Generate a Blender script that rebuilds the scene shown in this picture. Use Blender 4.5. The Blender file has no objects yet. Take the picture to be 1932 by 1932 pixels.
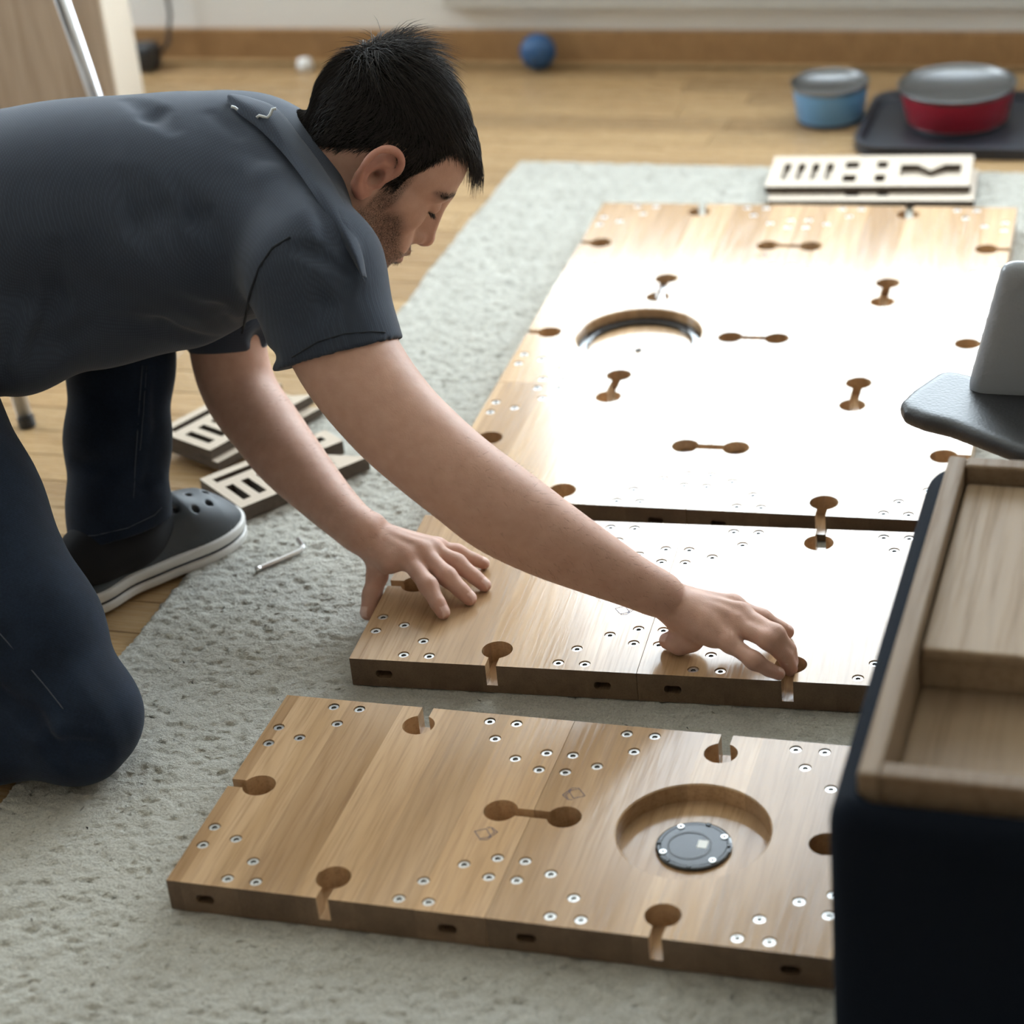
import bpy, bmesh, math, random
import numpy as np
from mathutils import Matrix, Vector
random.seed(7)
rng = np.random.default_rng(11)
SC = bpy.context.scene
COL = SC.collection

# ------------------------------------------------------------------ camera
F = 4309.8                                   # focal length in pixels of the 1932 px frame
HC = 1.4425                                  # lens height above the floor
PITCH, ROLL, YAW = 0.50468, 0.10359, math.radians(20)
def _axes():
    cp, sp = math.cos(PITCH), math.sin(PITCH)
    f = np.array([0, cp, -sp]); r = np.array([1.0, 0, 0]); d = np.cross(f, r)
    cr, sr = math.cos(ROLL), math.sin(ROLL)
    A = np.array([cr*r + sr*d, -sr*r + cr*d, f])
    c, s = math.cos(YAW), math.sin(YAW)
    Z = np.array([[c, -s, 0], [s, c, 0], [0, 0, 1]])
    return A @ Z.T                            # rows: right, down, forward in room axes
CAM = _axes()
CPOS = np.array([0, 0, HC])
cam_d = bpy.data.cameras.new('camera')
cam_d.sensor_width = 36.0
cam_d.lens = F/1932*36.0
cam_d.clip_start = 0.05
cam_d.dof.use_dof = True
cam_d.dof.focus_distance = 2.58
cam_d.dof.aperture_fstop = 3.4
cam = bpy.data.objects.new('camera', cam_d); COL.objects.link(cam)
_m = Matrix(((CAM[0][0], -CAM[1][0], -CAM[2][0], CPOS[0]),
             (CAM[0][1], -CAM[1][1], -CAM[2][1], CPOS[1]),
             (CAM[0][2], -CAM[1][2], -CAM[2][2], CPOS[2]), (0, 0, 0, 1)))
cam.matrix_world = _m
SC.camera = cam
SC.view_settings.view_transform = 'Standard'
SC.view_settings.look = 'None'
SC.view_settings.gamma = 1.0
SC.view_settings.use_curve_mapping = False
SC.view_settings.exposure = 0.14
SC.cycles.max_bounces = 6
SC.cycles.diffuse_bounces = 4
SC.cycles.glossy_bounces = 3
SC.cycles.adaptive_threshold = 0.1
SC.cycles.adaptive_min_samples = 16

# ------------------------------------------------------------------ daylight
WX0, WX1, WZ0, WZ1, WALLY = -1.50, 0.75, 0.52, 2.20, 4.27     # window opening in the back wall
world = bpy.data.worlds.new('overcast_sky'); SC.world = world
world.use_nodes = True
_bg = world.node_tree.nodes['Background']
_bg.inputs[0].default_value = (0.80, 0.92, 1.0, 1)
_bg.inputs[1].default_value = 15.0
def portal(name, loc, rot, sx, sy):
    L = bpy.data.lights.new(name, 'AREA'); L.shape = 'RECTANGLE'; L.size = sx; L.size_y = sy
    L.cycles.is_portal = True
    o = bpy.data.objects.new(name, L); COL.objects.link(o); o.location = loc; o.rotation_euler = rot
portal('window_daylight', ((WX0+WX1)/2, WALLY+.1, (WZ0+WZ1)/2), (-math.pi/2, 0, 0), WX1-WX0, WZ1-WZ0)

portal('side_daylight', (-3.36, 3.45, 1.5), (0, -math.pi/2, 0), 1.2, 1.3)
# pixel of the photograph -> point of the room at a given camera depth D or at a given height z
def ray(x, y): return CAM.T @ np.array([(x-966)/F, (y-966)/F, 1.0])
def W(x, y, D): return CPOS + ray(x, y)*D
def Zp(x, y, z):
    r = ray(x, y); return CPOS + r*((z-HC)/r[2])
def camv(x, y, z): return CAM.T @ np.array([x, y, z], float)
def unit(v): v = np.asarray(v, float); return v/np.linalg.norm(v)
S = 0.335                                    # side of one wooden tile
TT = 0.036                                   # its thickness
RUGZ = 0.010
ZT = RUGZ + TT

# ------------------------------------------------------------------ materials
MATS = {}
def mat(name, color, rough=.5, metal=0.0, spec=.5, build=None, **kw):
    m = bpy.data.materials.new(name); m.use_nodes = True
    nt = m.node_tree; b = nt.nodes['Principled BSDF']
    b.inputs['Base Color'].default_value = (*color, 1); b.inputs['Roughness'].default_value = rough
    b.inputs['Metallic'].default_value = metal; b.inputs['Specular IOR Level'].default_value = spec
    for k, v in kw.items(): b.inputs[k.replace('_', ' ')].default_value = v
    if build: build(nt, b)
    MATS[name] = m
    return m
def N(nt, t, **inp):
    n = nt.nodes.new(t)
    for k, v in inp.items():
        if k.startswith('p_'): setattr(n, k[2:], v)
        else:
            key = int(k[1:]) if k[0] == 'i' and k[1:].isdigit() else k.replace('_', ' ')
            n.inputs[key].default_value = v
    return n
def coords(nt, scale=(1, 1, 1), kind='Object', loc=(0, 0, 0)):
    tc = N(nt, 'ShaderNodeTexCoord'); mp = N(nt, 'ShaderNodeMapping')
    mp.inputs['Scale'].default_value = scale; mp.inputs['Location'].default_value = loc
    nt.links.new(tc.outputs[kind], mp.inputs[0]); return mp.outputs[0]
def noise(nt, vec, scale, detail=4, rough=.55):
    n = N(nt, 'ShaderNodeTexNoise', Scale=scale, Detail=detail, Roughness=rough); nt.links.new(vec, n.inputs['Vector']); return n
def ramp(nt, fac, stops):
    r = N(nt, 'ShaderNodeValToRGB'); e = r.color_ramp.elements
    while len(e) < len(stops): e.new(.5)
    for q, (p, c) in zip(e, stops): q.position = p; q.color = (*c, 1) if len(c) == 3 else c
    nt.links.new(fac, r.inputs[0]); return r.outputs[0]
def mix(nt, fac, a, b, mode='MIX'):
    n = N(nt, 'ShaderNodeMix', p_data_type='RGBA', p_blend_type=mode)
    for sock, v in ((0, fac), (6, a), (7, b)):
        if isinstance(v, (int, float)): n.inputs[sock].default_value = v
        elif isinstance(v, tuple): n.inputs[sock].default_value = (*v, 1)
        else: nt.links.new(v, n.inputs[sock])
    return n.outputs[2]
def bump(nt, b, h, strength, dist):
    n = N(nt, 'ShaderNodeBump', Strength=strength, Distance=dist); nt.links.new(h, n.inputs['Height']); nt.links.new(n.outputs[0], b.inputs['Normal'])
def mathn(nt, op, a, b=None):
    n = N(nt, 'ShaderNodeMath', p_operation=op)
    for i, v in enumerate((a, b)):
        if v is None: continue
        if isinstance(v, (int, float)): n.inputs[i].default_value = v
        else: nt.links.new(v, n.inputs[i])
    return n.outputs[0]

def oak(light, dark, stave=.062, scale=1.0, rough=(.13, .27), axis='x', fig=.35):
    """lacquered oak, grain along local y; staves side by side along local x; each object shifted by its own random value"""
    def f(nt, b):
        oi = N(nt, 'ShaderNodeObjectInfo')
        tc = N(nt, 'ShaderNodeTexCoord')
        off = N(nt, 'ShaderNodeCombineXYZ')
        nt.links.new(mathn(nt, 'MULTIPLY', oi.outputs['Random'], 37.0), off.inputs[0])
        nt.links.new(mathn(nt, 'MULTIPLY', oi.outputs['Random'], 91.0), off.inputs[1])
        add = N(nt, 'ShaderNodeVectorMath', p_operation='ADD')
        nt.links.new(tc.outputs['Object'], add.inputs[0]); nt.links.new(off.outputs[0], add.inputs[1])
        sep = N(nt, 'ShaderNodeSeparateXYZ'); nt.links.new(add.outputs[0], sep.inputs[0])
        st = mathn(nt, 'FLOOR', mathn(nt, 'DIVIDE', sep.outputs[0], stave))
        wn = N(nt, 'ShaderNodeTexWhiteNoise', p_noise_dimensions='1D'); nt.links.new(st, wn.inputs['W'])
        # per-stave shift of the grain
        sh = N(nt, 'ShaderNodeCombineXYZ'); nt.links.new(mathn(nt, 'MULTIPLY', wn.outputs[0], 9.0), sh.inputs[1])
        add2 = N(nt, 'ShaderNodeVectorMath', p_operation='ADD'); nt.links.new(add.outputs[0], add2.inputs[0]); nt.links.new(sh.outputs[0], add2.inputs[1])
        mp = N(nt, 'ShaderNodeMapping'); mp.inputs['Scale'].default_value = (26*scale, 2.2*scale, 26*scale); nt.links.new(add2.outputs[0], mp.inputs[0])
        n1 = noise(nt, mp.outputs[0], 1.0, 5, .6)
        mp2 = N(nt, 'ShaderNodeMapping'); mp2.inputs['Scale'].default_value = (300*scale, 9*scale, 300*scale); nt.links.new(add2.outputs[0], mp2.inputs[0])
        n2 = noise(nt, mp2.outputs[0], 1.0, 3, .6)
        # cathedral figure
        mp3 = N(nt, 'ShaderNodeMapping'); mp3.inputs['Scale'].default_value = (1.0, .16, 1.0); nt.links.new(add2.outputs[0], mp3.inputs[0])
        wv = N(nt, 'ShaderNodeTexWave', p_wave_type='RINGS', p_rings_direction='Z', Scale=22*scale, Distortion=6.0, Detail=2.0, Detail_Scale=1.4)
        nt.links.new(mp3.outputs[0], wv.inputs['Vector'])
        c = ramp(nt, n1.outputs[0], [(.30, dark), (.68, light)])
        t = ramp(nt, wn.outputs[0], [(0, (.74, .70, .66)), (.5, (.95, .94, .92)), (1, (1.10, 1.08, 1.04))])
        c = mix(nt, 1.0, c, t, 'MULTIPLY')
        fr = ramp(nt, wv.outputs[0], [(.0, (.78, .74, .70)), (.25, (1, 1, 1)), (1, (1.03, 1.02, 1.0))])
        c = mix(nt, fig, c, fr, 'MULTIPLY')
        pr = ramp(nt, n2.outputs[0], [(.36, (.72, .66, .60)), (.50, (1, 1, 1))])
        c = mix(nt, .55, c, pr, 'MULTIPLY')
        nt.links.new(c, b.inputs['Base Color'])
        rr = ramp(nt, n2.outputs[0], [(.35, (rough[1],)*3), (.6, (rough[0],)*3)])
        nt.links.new(rr, b.inputs['Roughness'])
        bump(nt, b, n2.outputs[0], .12, .0006)
    return f
mat('oak_tile', (.42, .25, .12), .22, build=oak((.585, .40, .245), (.435, .275, .148)))
mat('oak_end_grain', (.15, .095, .055), .55, build=oak((.165, .105, .060), (.115, .070, .040), stave=.062, scale=2.0, rough=(.5, .6), fig=.2))
mat('parquet', (.5, .3, .14), .3, build=oak((.42, .285, .150), (.34, .215, .105), stave=5, rough=(.24, .36), fig=.15))
mat('baseboard_wood', (.36, .21, .10), .35, build=oak((.36, .215, .105), (.28, .16, .075), stave=5, rough=(.3, .4)))
mat('cabinet_oak', (.52, .42, .33), .5, build=oak((.40, .325, .26), (.31, .24, .185), stave=5, scale=.5, rough=(.45, .55), fig=.5))
mat('cabinet_edge', (.68, .60, .50), .5)
mat('pale_ply', (.40, .31, .22), .6, spec=.08, build=oak((.285, .215, .150), (.235, .172, .118), stave=5, scale=.6, rough=(.5, .6)))
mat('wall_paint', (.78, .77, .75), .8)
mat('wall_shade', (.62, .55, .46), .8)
mat('slab_grey', (.55, .56, .58), .8)
mat('wall_band', (.55, .54, .51), .7)
mat('ceiling_paint', (.70, .66, .58), .9)
mat('window_white', (.8, .8, .8), .4)
mat('steel', (.62, .62, .63), .28, 1.0)
mat('steel_brushed', (.20, .20, .20), .36, 1.0)
mat('screw_steel', (.74, .74, .73), .34, .85)
mat('chrome_tube', (.66, .67, .70), .30, .9)
mat('black_plastic', (.018, .019, .022), .42)
mat('black_gloss', (.012, .013, .016), .12)
mat('hole_shade', (.012, .010, .009), .8)
mat('ink', (.035, .035, .09), .6)
mat('paper_label', (.75, .74, .70), .6)
mat('charcoal_foam', (.050, .056, .064), .55)
mat('sole_white', (.62, .60, .57), .55)
mat('sole_stripe', (.02, .022, .035), .5)
mat('sock_black', (.007, .007, .009), .95)
mat('blue_enamel', (.14, .33, .58), .35)
mat('red_enamel', (.36, .018, .035), .35)
mat('navy_rubber', (.02, .08, .21), .5)
mat('tray_black', (.016, .018, .026), .45)
mat('mdf_face', (.52, .43, .34), .6)
def _mdf_side(nt, b):
    v = coords(nt, (1, 1, 1)); n = noise(nt, v, 160, 3); w = N(nt, 'ShaderNodeTexWave', p_wave_type='BANDS', p_bands_direction='Z', Scale=130.0, Distortion=1.2)
    nt.links.new(v, w.inputs[0])
    c = ramp(nt, w.outputs[0], [(.1, (.060, .043, .032)), (.9, (.155, .120, .092))])
    c = mix(nt, .5, c, ramp(nt, n.outputs[0], [(.3, (.5, .5, .5)), (.7, (1.2, 1.2, 1.2))]), 'MULTIPLY'); nt.links.new(c, b.inputs['Base Color'])
mat('mdf_side', (.1, .075, .055), .9, build=_mdf_side)
def _box_fabric(nt, b):
    v = coords(nt); n = noise(nt, v, 900, 2); c = ramp(nt, n.outputs[0], [(.3, (.0035, .0055, .010)), (.7, (.007, .010, .017))])
    nt.links.new(c, b.inputs['Base Color']); bump(nt, b, n.outputs[0], .3, .001)
mat('navy_fabric', (.01, .014, .022), .85, spec=.08, build=_box_fabric)
def _leather(nt, b):
    v = coords(nt); n = N(nt, 'ShaderNodeTexVoronoi', Scale=260.0); nt.links.new(v, n.inputs['Vector'])
    bump(nt, b, n.outputs[0], .25, .0008)
mat('grey_leather', (.26, .275, .30), .30, build=_leather)
mat('dark_leather', (.016, .016, .018), .45, build=_leather)
def _rug(nt, b):
    v = coords(nt); n = noise(nt, v, 330, 4, .7); n2 = noise(nt, v, 9, 3); n3 = noise(nt, v, 120, 3, .6)
    c = ramp(nt, n.outputs[0], [(.32, (.40, .385, .335)), (.62, (.585, .565, .50))])
    c = mix(nt, .5, c, ramp(nt, n2.outputs[0], [(.3, (.88, .87, .85)), (.7, (1.08, 1.08, 1.08))]), 'MULTIPLY')
    nt.links.new(c, b.inputs['Base Color'])
    h = mathn(nt, 'ADD', n.outputs[0], mathn(nt, 'MULTIPLY', n3.outputs[0], 1.2)); bump(nt, b, h, .9, .004)
mat('rug_wool', (.5, .49, .45), .95, spec=.1, build=_rug, Sheen_Weight=.3)
def _shirt(nt, b):
    v = coords(nt, (1, 1, 1), loc=(0, 0, 0))
    mp = N(nt, 'ShaderNodeMapping'); mp.inputs['Rotation'].default_value = (.5, .35, .9); nt.links.new(v, mp.inputs[0])
    a = N(nt, 'ShaderNodeTexWave', p_wave_type='BANDS', p_bands_direction='X', Scale=120.0, Distortion=.6, Detail=1.0)
    c2 = N(nt, 'ShaderNodeTexWave', p_wave_type='BANDS', p_bands_direction='Y', Scale=120.0, Distortion=.6, Detail=1.0)
    nt.links.new(mp.outputs[0], a.inputs[0]); nt.links.new(mp.outputs[0], c2.inputs[0])
    h = mathn(nt, 'MULTIPLY', a.outputs[1], c2.outputs[1])
    n = noise(nt, v, 14, 3)
    col = ramp(nt, n.outputs[0], [(.3, (.030, .038, .057)), (.7, (.038, .048, .070))])
    col = mix(nt, .35, col, ramp(nt, h, [(0, (.6, .6, .6)), (.6, (1.25, 1.25, 1.25))]), 'MULTIPLY')
    nt.links.new(col, b.inputs['Base Color']); bump(nt, b, h, .2, .0006)
mat('shirt_knit', (.034, .038, .047), .85, spec=.2, build=_shirt, Sheen_Weight=.10, Sheen_Roughness=.5)
mat('shirt_seam', (.022, .025, .031), .9, spec=.2)
mat('piping_white', (.55, .58, .60), .7)
def _denim(nt, b):
    v = coords(nt); mp = N(nt, 'ShaderNodeMapping'); mp.inputs['Rotation'].default_value = (.3, .6, .2); nt.links.new(v, mp.inputs[0])
    w = N(nt, 'ShaderNodeTexWave', p_wave_type='BANDS', p_bands_direction='DIAGONAL', Scale=160.0, Distortion=1.5, Detail=2.0); nt.links.new(mp.outputs[0], w.inputs[0])
    n = noise(nt, v, 22, 4); n2 = noise(nt, v, 420, 2)
    col = ramp(nt, n.outputs[0], [(.3, (.0050, .0095, .020)), (.72, (.010, .018, .036))])
    col = mix(nt, .45, col, ramp(nt, n2.outputs[0], [(.35, (.6, .6, .6)), (.7, (1.5, 1.5, 1.5))]), 'MULTIPLY')
    nt.links.new(col, b.inputs['Base Color']); bump(nt, b, w.outputs[1], .12, .0005)
mat('denim', (.012, .017, .035), .85, spec=.2, build=_denim, Sheen_Weight=.05)
mat('denim_thread', (.05, .06, .08), .8)
def _hair(nt, b):
    oi = N(nt, 'ShaderNodeNewGeometry')
    col = ramp(nt, oi.outputs['Random Per Island'], [(0, (.015, .013, .0125)), (1, (.048, .041, .037))])
    nt.links.new(col, b.inputs['Base Color'])
mat('hair', (.012, .01, .009), .65, spec=.12, build=_hair)
def _skin(nt, b):
    at = N(nt, 'ShaderNodeVertexColor'); at.layer_name = 'tint'
    v = coords(nt); n = noise(nt, v, 60, 4); n2 = noise(nt, v, 900, 3, .7)
    bd = N(nt, 'ShaderNodeVertexColor'); bd.layer_name = 'mask'
    sp = N(nt, 'ShaderNodeSeparateColor'); nt.links.new(bd.outputs[0], sp.inputs[0])
    c = mix(nt, .5, at.outputs[0], ramp(nt, n.outputs[0], [(.3, (.86, .80, .78)), (.7, (1.1, 1.1, 1.1))]), 'MULTIPLY')
    sf = ramp(nt, n2.outputs[0], [(.36, (1, 1, 1)), (.62, (.25, .25, .25))])
    sf2 = mathn(nt, 'MULTIPLY', sf, sp.outputs[0])
    c = mix(nt, sf2, c, (.045, .030, .022))
    c = mix(nt, sp.outputs[1], c, (.012, .010, .009))
    nt.links.new(c, b.inputs['Base Color'])
    nt.links.new(mathn(nt, 'MULTIPLY', mathn(nt, 'SUBTRACT', 1.0, sp.outputs[1]), .25), b.inputs['Specular IOR Level'])
    vo = N(nt, 'ShaderNodeTexVoronoi', Scale=700.0); nt.links.new(v, vo.inputs['Vector'])
    bump(nt, b, mathn(nt, 'ADD', mathn(nt, 'MULTIPLY', n.outputs[0], 2.0), mathn(nt, 'MULTIPLY', vo.outputs[0], .25)), .25, .0012)
mat('skin', (.45, .26, .19), .55, spec=.25, build=_skin, Subsurface_Weight=.12, Subsurface_Scale=.006)
MATS['skin'].node_tree.nodes['Principled BSDF'].inputs['Subsurface Radius'].default_value = (1.0, .35, .2)
mat('eye_white', (.7, .68, .65), .2)

# ------------------------------------------------------------------ object helpers
def link(name, me, m=None, parent=None, loc=None, rz=None):
    o = bpy.data.objects.new(name, me); COL.objects.link(o)
    if m is not None and me is not None:
        for q in (m if isinstance(m, (list, tuple)) else [m]): me.materials.append(MATS[q])
    if parent is not None: o.parent = parent
    if loc is not None: o.location = [float(q) for q in loc]
    if rz is not None: o.rotation_euler = (0, 0, rz)
    return o
def tag(o, label=None, cat=None, group=None, kind=None):
    for k, v in (('label', label), ('category', cat), ('group', group), ('kind', kind)):
        if v: o[k] = v
    return o
def empty(name, loc=(0, 0, 0), rz=0.0):
    o = bpy.data.objects.new(name, None); COL.objects.link(o); o.location = [float(q) for q in loc]; o.rotation_euler = (0, 0, rz); o.empty_display_size = .05
    return o
def smooth(me, on=True):
    me.polygons.foreach_set('use_smooth', [on]*len(me.polygons)); return me
def pyd(name, v, f):
    me = bpy.data.meshes.new(name); me.from_pydata([tuple(map(float, q)) for q in v], [], [tuple(map(int, q)) for q in f]); me.update(); return me
class MB:
    """collects simple solids into one mesh"""
    def __init__(s): s.v = []; s.f = []; s.mi = []
    def add(s, v, f, mi=0):
        n = len(s.v); s.v += [tuple(map(float, q)) for q in v]; s.f += [tuple(n+i for i in q) for q in f]; s.mi += [mi]*len(f); return s
    def box(s, lo, hi, mi=0, M=None):
        x0, y0, z0 = lo; x1, y1, z1 = hi
        v = [(x0, y0, z0), (x1, y0, z0), (x1, y1, z0), (x0, y1, z0), (x0, y0, z1), (x1, y0, z1), (x1, y1, z1), (x0, y1, z1)]
        if M is not None: v = [tuple(M @ Vector(q)) for q in v]
        return s.add(v, [(0, 3, 2, 1), (4, 5, 6, 7), (0, 1, 5, 4), (1, 2, 6, 5), (2, 3, 7, 6), (3, 0, 4, 7)], mi)
    def tube(s, pts, rad, n=10, mi=0, cap=True):
        pts = [np.asarray(p, float) for p in pts]; rad = rad if hasattr(rad, '__len__') else [rad]*len(pts)
        ring = []; prev = None
        for i, p in enumerate(pts):
            t = unit(pts[min(i+1, len(pts)-1)] - pts[max(i-1, 0)])
            if prev is None:
                a = np.array([0, 0, 1.0]) if abs(t[2]) < .9 else np.array([1.0, 0, 0]); u = unit(np.cross(t, a))
            else: u = unit(prev - t*(prev @ t))
            prev = u; w = np.cross(t, u)
            ring.append([p + rad[i]*(math.cos(2*math.pi*k/n)*u + math.sin(2*math.pi*k/n)*w) for k in range(n)])
        v = [q for r in ring for q in r]; f = []
        for i in range(len(pts)-1):
            for k in range(n): f.append((i*n+k, i*n+(k+1) % n, (i+1)*n+(k+1) % n, (i+1)*n+k))
        if cap: f.append(tuple(range(n-1, -1, -1))); f.append(tuple((len(pts)-1)*n+k for k in range(n)))
        return s.add(v, f, mi)
    def lathe(s, prof, n=32, c=(0, 0, 0), mi=0, close=False):
        v = []; f = []
        for r, z in prof:
            for k in range(n): v.append((c[0]+r*math.cos(2*math.pi*k/n), c[1]+r*math.sin(2*math.pi*k/n), c[2]+z))
        m = len(prof)
        for i in range(m-1 if not close else m):
            j = (i+1) % m
            for k in range(n): f.append((i*n+k, i*n+(k+1) % n, j*n+(k+1) % n, j*n+k))
        if not close:
            if prof[0][0] > 0: f.append(tuple(range(n-1, -1, -1)))
            if prof[-1][0] > 0: f.append(tuple((m-1)*n+k for k in range(n)))
        return s.add(v, f, mi)
    def mesh(s, name, sm=False):
        me = pyd(name, s.v, s.f); me.polygons.foreach_set('material_index', s.mi)
        if sm: smooth(me)
        return me
    def build(s, name, m, parent=None, loc=None, rz=None, sm=False): return link(name, s.mesh(name, sm), m, parent, loc, rz)
def bevel(o, w, seg=2, ang=35):
    b = o.modifiers.new('bevel', 'BEVEL'); b.width = w; b.segments = seg; b.limit_method = 'ANGLE'; b.angle_limit = math.radians(ang); return o

# ------------------------------------------------------------------ room shell
RX0, RX1, RY0, RY1, RZ1 = -3.3, 2.4, -1.6, WALLY, 2.55
def struct(o): o['kind'] = 'structure'; return o
struct(MB().box((RX0-.1, RY0-.1, -.08), (RX1+.1, RY1+.1, -.012)).build('floor_base', 'parquet'))
bpy.data.objects['floor_base'].name = 'floor'
floor = bpy.data.objects['floor']
def wall_hole(name, axis, at_, a0, a1, z0, z1, h, m, t=.12):
    mb = MB(); lo_hi = [((a0, 0), (h[0], z1)), ((h[1], 0), (a1, z1)), ((h[0], 0), (h[1], h[2])), ((h[0], h[3]), (h[1], z1))] if h else [((a0, 0), (a1, z1))]
    for (p, q), (r, s) in lo_hi:
        if axis == 'y': mb.box((p, at_, q), (r, at_+t, s))
        else: mb.box((at_, p, q), (at_+t, r, s))
    return struct(mb.build(name, m))
wall_hole('wall_back', 'y', WALLY, RX0, RX1, 0, RZ1, (WX0, WX1, WZ0, WZ1), 'wall_paint')
wall_hole('wall_left', 'x', RX0-.12, RY0, RY1, 0, RZ1, (2.80, 4.10, .90, 2.10), 'wall_paint')
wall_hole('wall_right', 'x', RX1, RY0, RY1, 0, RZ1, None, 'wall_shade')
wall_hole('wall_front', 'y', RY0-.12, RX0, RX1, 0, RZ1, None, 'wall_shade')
struct(MB().box((-3.4, WALLY+.121, 2.26), (3.0, 5.55, 2.42)).build('added_shading_slab', 'slab_grey'))  # unseen slab added outside to dim the sky reflected in the front tiles
struct(MB().box((RX0-.1, RY0-.1, RZ1), (RX1+.1, RY1+.2, RZ1+.08)).build('ceiling', 'ceiling_paint'))
_w = struct(empty('window_1', ((WX0+WX1)/2, WALLY, WZ0)))
mb = MB(); cx = (WX0+WX1)/2
for a in ((WX0, WZ0, WX0+.05, WZ1), (WX1-.05, WZ0, WX1, WZ1), (WX0, WZ0, WX1, WZ0+.05), (WX0, WZ1-.05, WX1, WZ1)):
    mb.box((a[0]-cx, .03, a[1]-WZ0), (a[2]-cx, .09, a[3]-WZ0))
mb.build('window_frame', 'window_white', _w)
MB().box((WX0-cx-.05, -.06, -.035), (WX1-cx+.05, .03, -.001)).build('window_sill', 'window_white', _w)
# wooden skirting board, with the grey band of wall boxed out under the window
struct(MB().box((RX0, WALLY-.018, 0), (RX1, WALLY-.0005, .062)).build('baseboard_back', 'baseboard_wood'))
struct(MB().box((WX0-.08, WALLY-.022, .112), (RX1, WALLY-.001, .50)).build('trim_1', 'wall_band'))

# floor planks: strips running along the wall, each its own piece
RUG = (-1.262, 0.30, 1.05, 3.69)
PW = .071
_meshes = {}
def plank_mesh(L):
    k = round(L, 2)
    if k not in _meshes:
        x, y = k/2-.0006, PW/2-.0006; c = .0009
        v = [(-x, -y, -.012), (x, -y, -.012), (x, y, -.012), (-x, y, -.012), (-x, -y, -c), (x, -y, -c), (x, y, -c), (-x, y, -c), (-x+c, -y+c, 0), (x-c, -y+c, 0), (x-c, y-c, 0), (-x+c, y-c, 0)]
        # grain runs along the strip: mesh is stored turned so that its local y is the strip's length
        v = [(q[1], q[0], q[2]) for q in v]
        f = [(0, 1, 2, 3), (11, 10, 9, 8), (0, 4, 5, 1), (1, 5, 6, 2), (2, 6, 7, 3), (3, 7, 4, 0), (4, 8, 9, 5), (5, 9, 10, 6), (6, 10, 11, 7), (7, 11, 8, 4)]
        me = pyd('plank', v, f); me.materials.append(MATS['parquet']); _meshes[k] = me
    return _meshes[k]
prng = random.Random(3)
y = 0.89
while y < WALLY-.018:
    yc = y + PW/2
    xmax = RUG[0]+.05 if yc < RUG[3]-.03 else 1.45
    xmin = -2.45 if yc < 2.6 else -2.75
    x = xmin - prng.random()*.7
    while x < xmax:
        L = prng.choice((.66, .80, .94, 1.08))
        o = link('plank', plank_mesh(L), None, floor, (x+L/2, min(yc, WALLY-.018-PW/2+.03), 0), -math.pi/2)
        x += L
    y += PW
# ------------------------------------------------------------------ rug
def vnoise(nx, ny, cell, seed):
    g = np.random.default_rng(seed).random((int(nx/cell)+3, int(ny/cell)+3)).astype(np.float32)
    X = np.arange(nx)/cell; Y = np.arange(ny)/cell; i = X.astype(int); j = Y.astype(int)
    u = (X-i)[:, None]; v = (Y-j)[None, :]; u = u*u*(3-2*u); v = v*v*(3-2*v)
    return (g[i][:, j]*(1-u)*(1-v) + g[i+1][:, j]*u*(1-v) + g[i][:, j+1]*(1-u)*v + g[i+1][:, j+1]*u*v)-.5
rA, rB, rC = math.radians(.73), math.radians(3.88), math.radians(2.27)
PA, PB, PC = (-.9903, 1.6010), (-.9511, 2.0189), (-.9827, 2.3992)
FOOTPRINTS = [(PA, rA, 2*S, S), (PB, rB, 2*S, S), (PC, rC, 2*S, 3*S)]
def build_rug():
    step = .0034; nx = int((RUG[1]-RUG[0])/step); ny = int((RUG[3]-RUG[2])/step)
    z = RUGZ + .0026*vnoise(nx, ny, 2.2, 1) + .0016*vnoise(nx, ny, 5, 2) + .0008*vnoise(nx, ny, 13, 3) + .0008*vnoise(nx, ny, 55, 4) - .0018
    # combed look: streaks lying roughly along the wall
    st = vnoise(nx, ny, 1.3, 9); k = np.ones(4)/4
    st = np.apply_along_axis(lambda a: np.convolve(a, k, 'same'), 0, st); z += .0025*st; z -= .0018*np.clip(-st-.10, 0, .2)/.2
    ex = np.minimum(np.arange(nx), np.arange(nx)[::-1])*step; ey = np.minimum(np.arange(ny), np.arange(ny)[::-1])*step
    e = np.minimum(ex[:, None], ey[None, :]); rr = .007
    z -= np.where(e < rr, .0095*(1-np.sqrt(np.clip(1-((rr-e)/rr)**2, 0, 1))), 0)
    xs = RUG[0]+np.arange(nx)*step; ys = RUG[2]+np.arange(ny)*step
    z = np.minimum(z, RUGZ)
    for (px_, py_), a, w_, h_ in FOOTPRINTS:      # pile pressed flat under the tiles
        c, s_ = math.cos(a), math.sin(a); X = xs[:, None]-px_; Y = ys[None, :]-py_; u = c*X+s_*Y; v = -s_*X+c*Y
        z = np.where((u > -.003) & (u < w_+.003) & (v > -.003) & (v < h_+.003), np.minimum(z, RUGZ-.0008), z)
    jit = .0012*np.random.default_rng(5).standard_normal((nx, ny, 2))
    wav = .0025*np.sin(ys*9)+.0015*np.sin(ys*31)
    V = np.stack([np.repeat(xs[:, None], ny, 1)+jit[..., 0]+wav[None, :], np.repeat(ys[None, :], nx, 0)+jit[..., 1], z], -1).reshape(-1, 3)
    V[:, 0] -= RUG[0]; V[:, 1] -= RUG[2]
    a = (np.arange(nx-1)[:, None]*ny + np.arange(ny-1)[None, :]).ravel()
    Q = np.stack([a, a+ny, a+ny+1, a+1], 1)
    me = npmesh('rug', V, Q); smooth(me)
    o = link('rug', me, 'rug_wool', None, (RUG[0], RUG[2], 0)); return o
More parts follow.
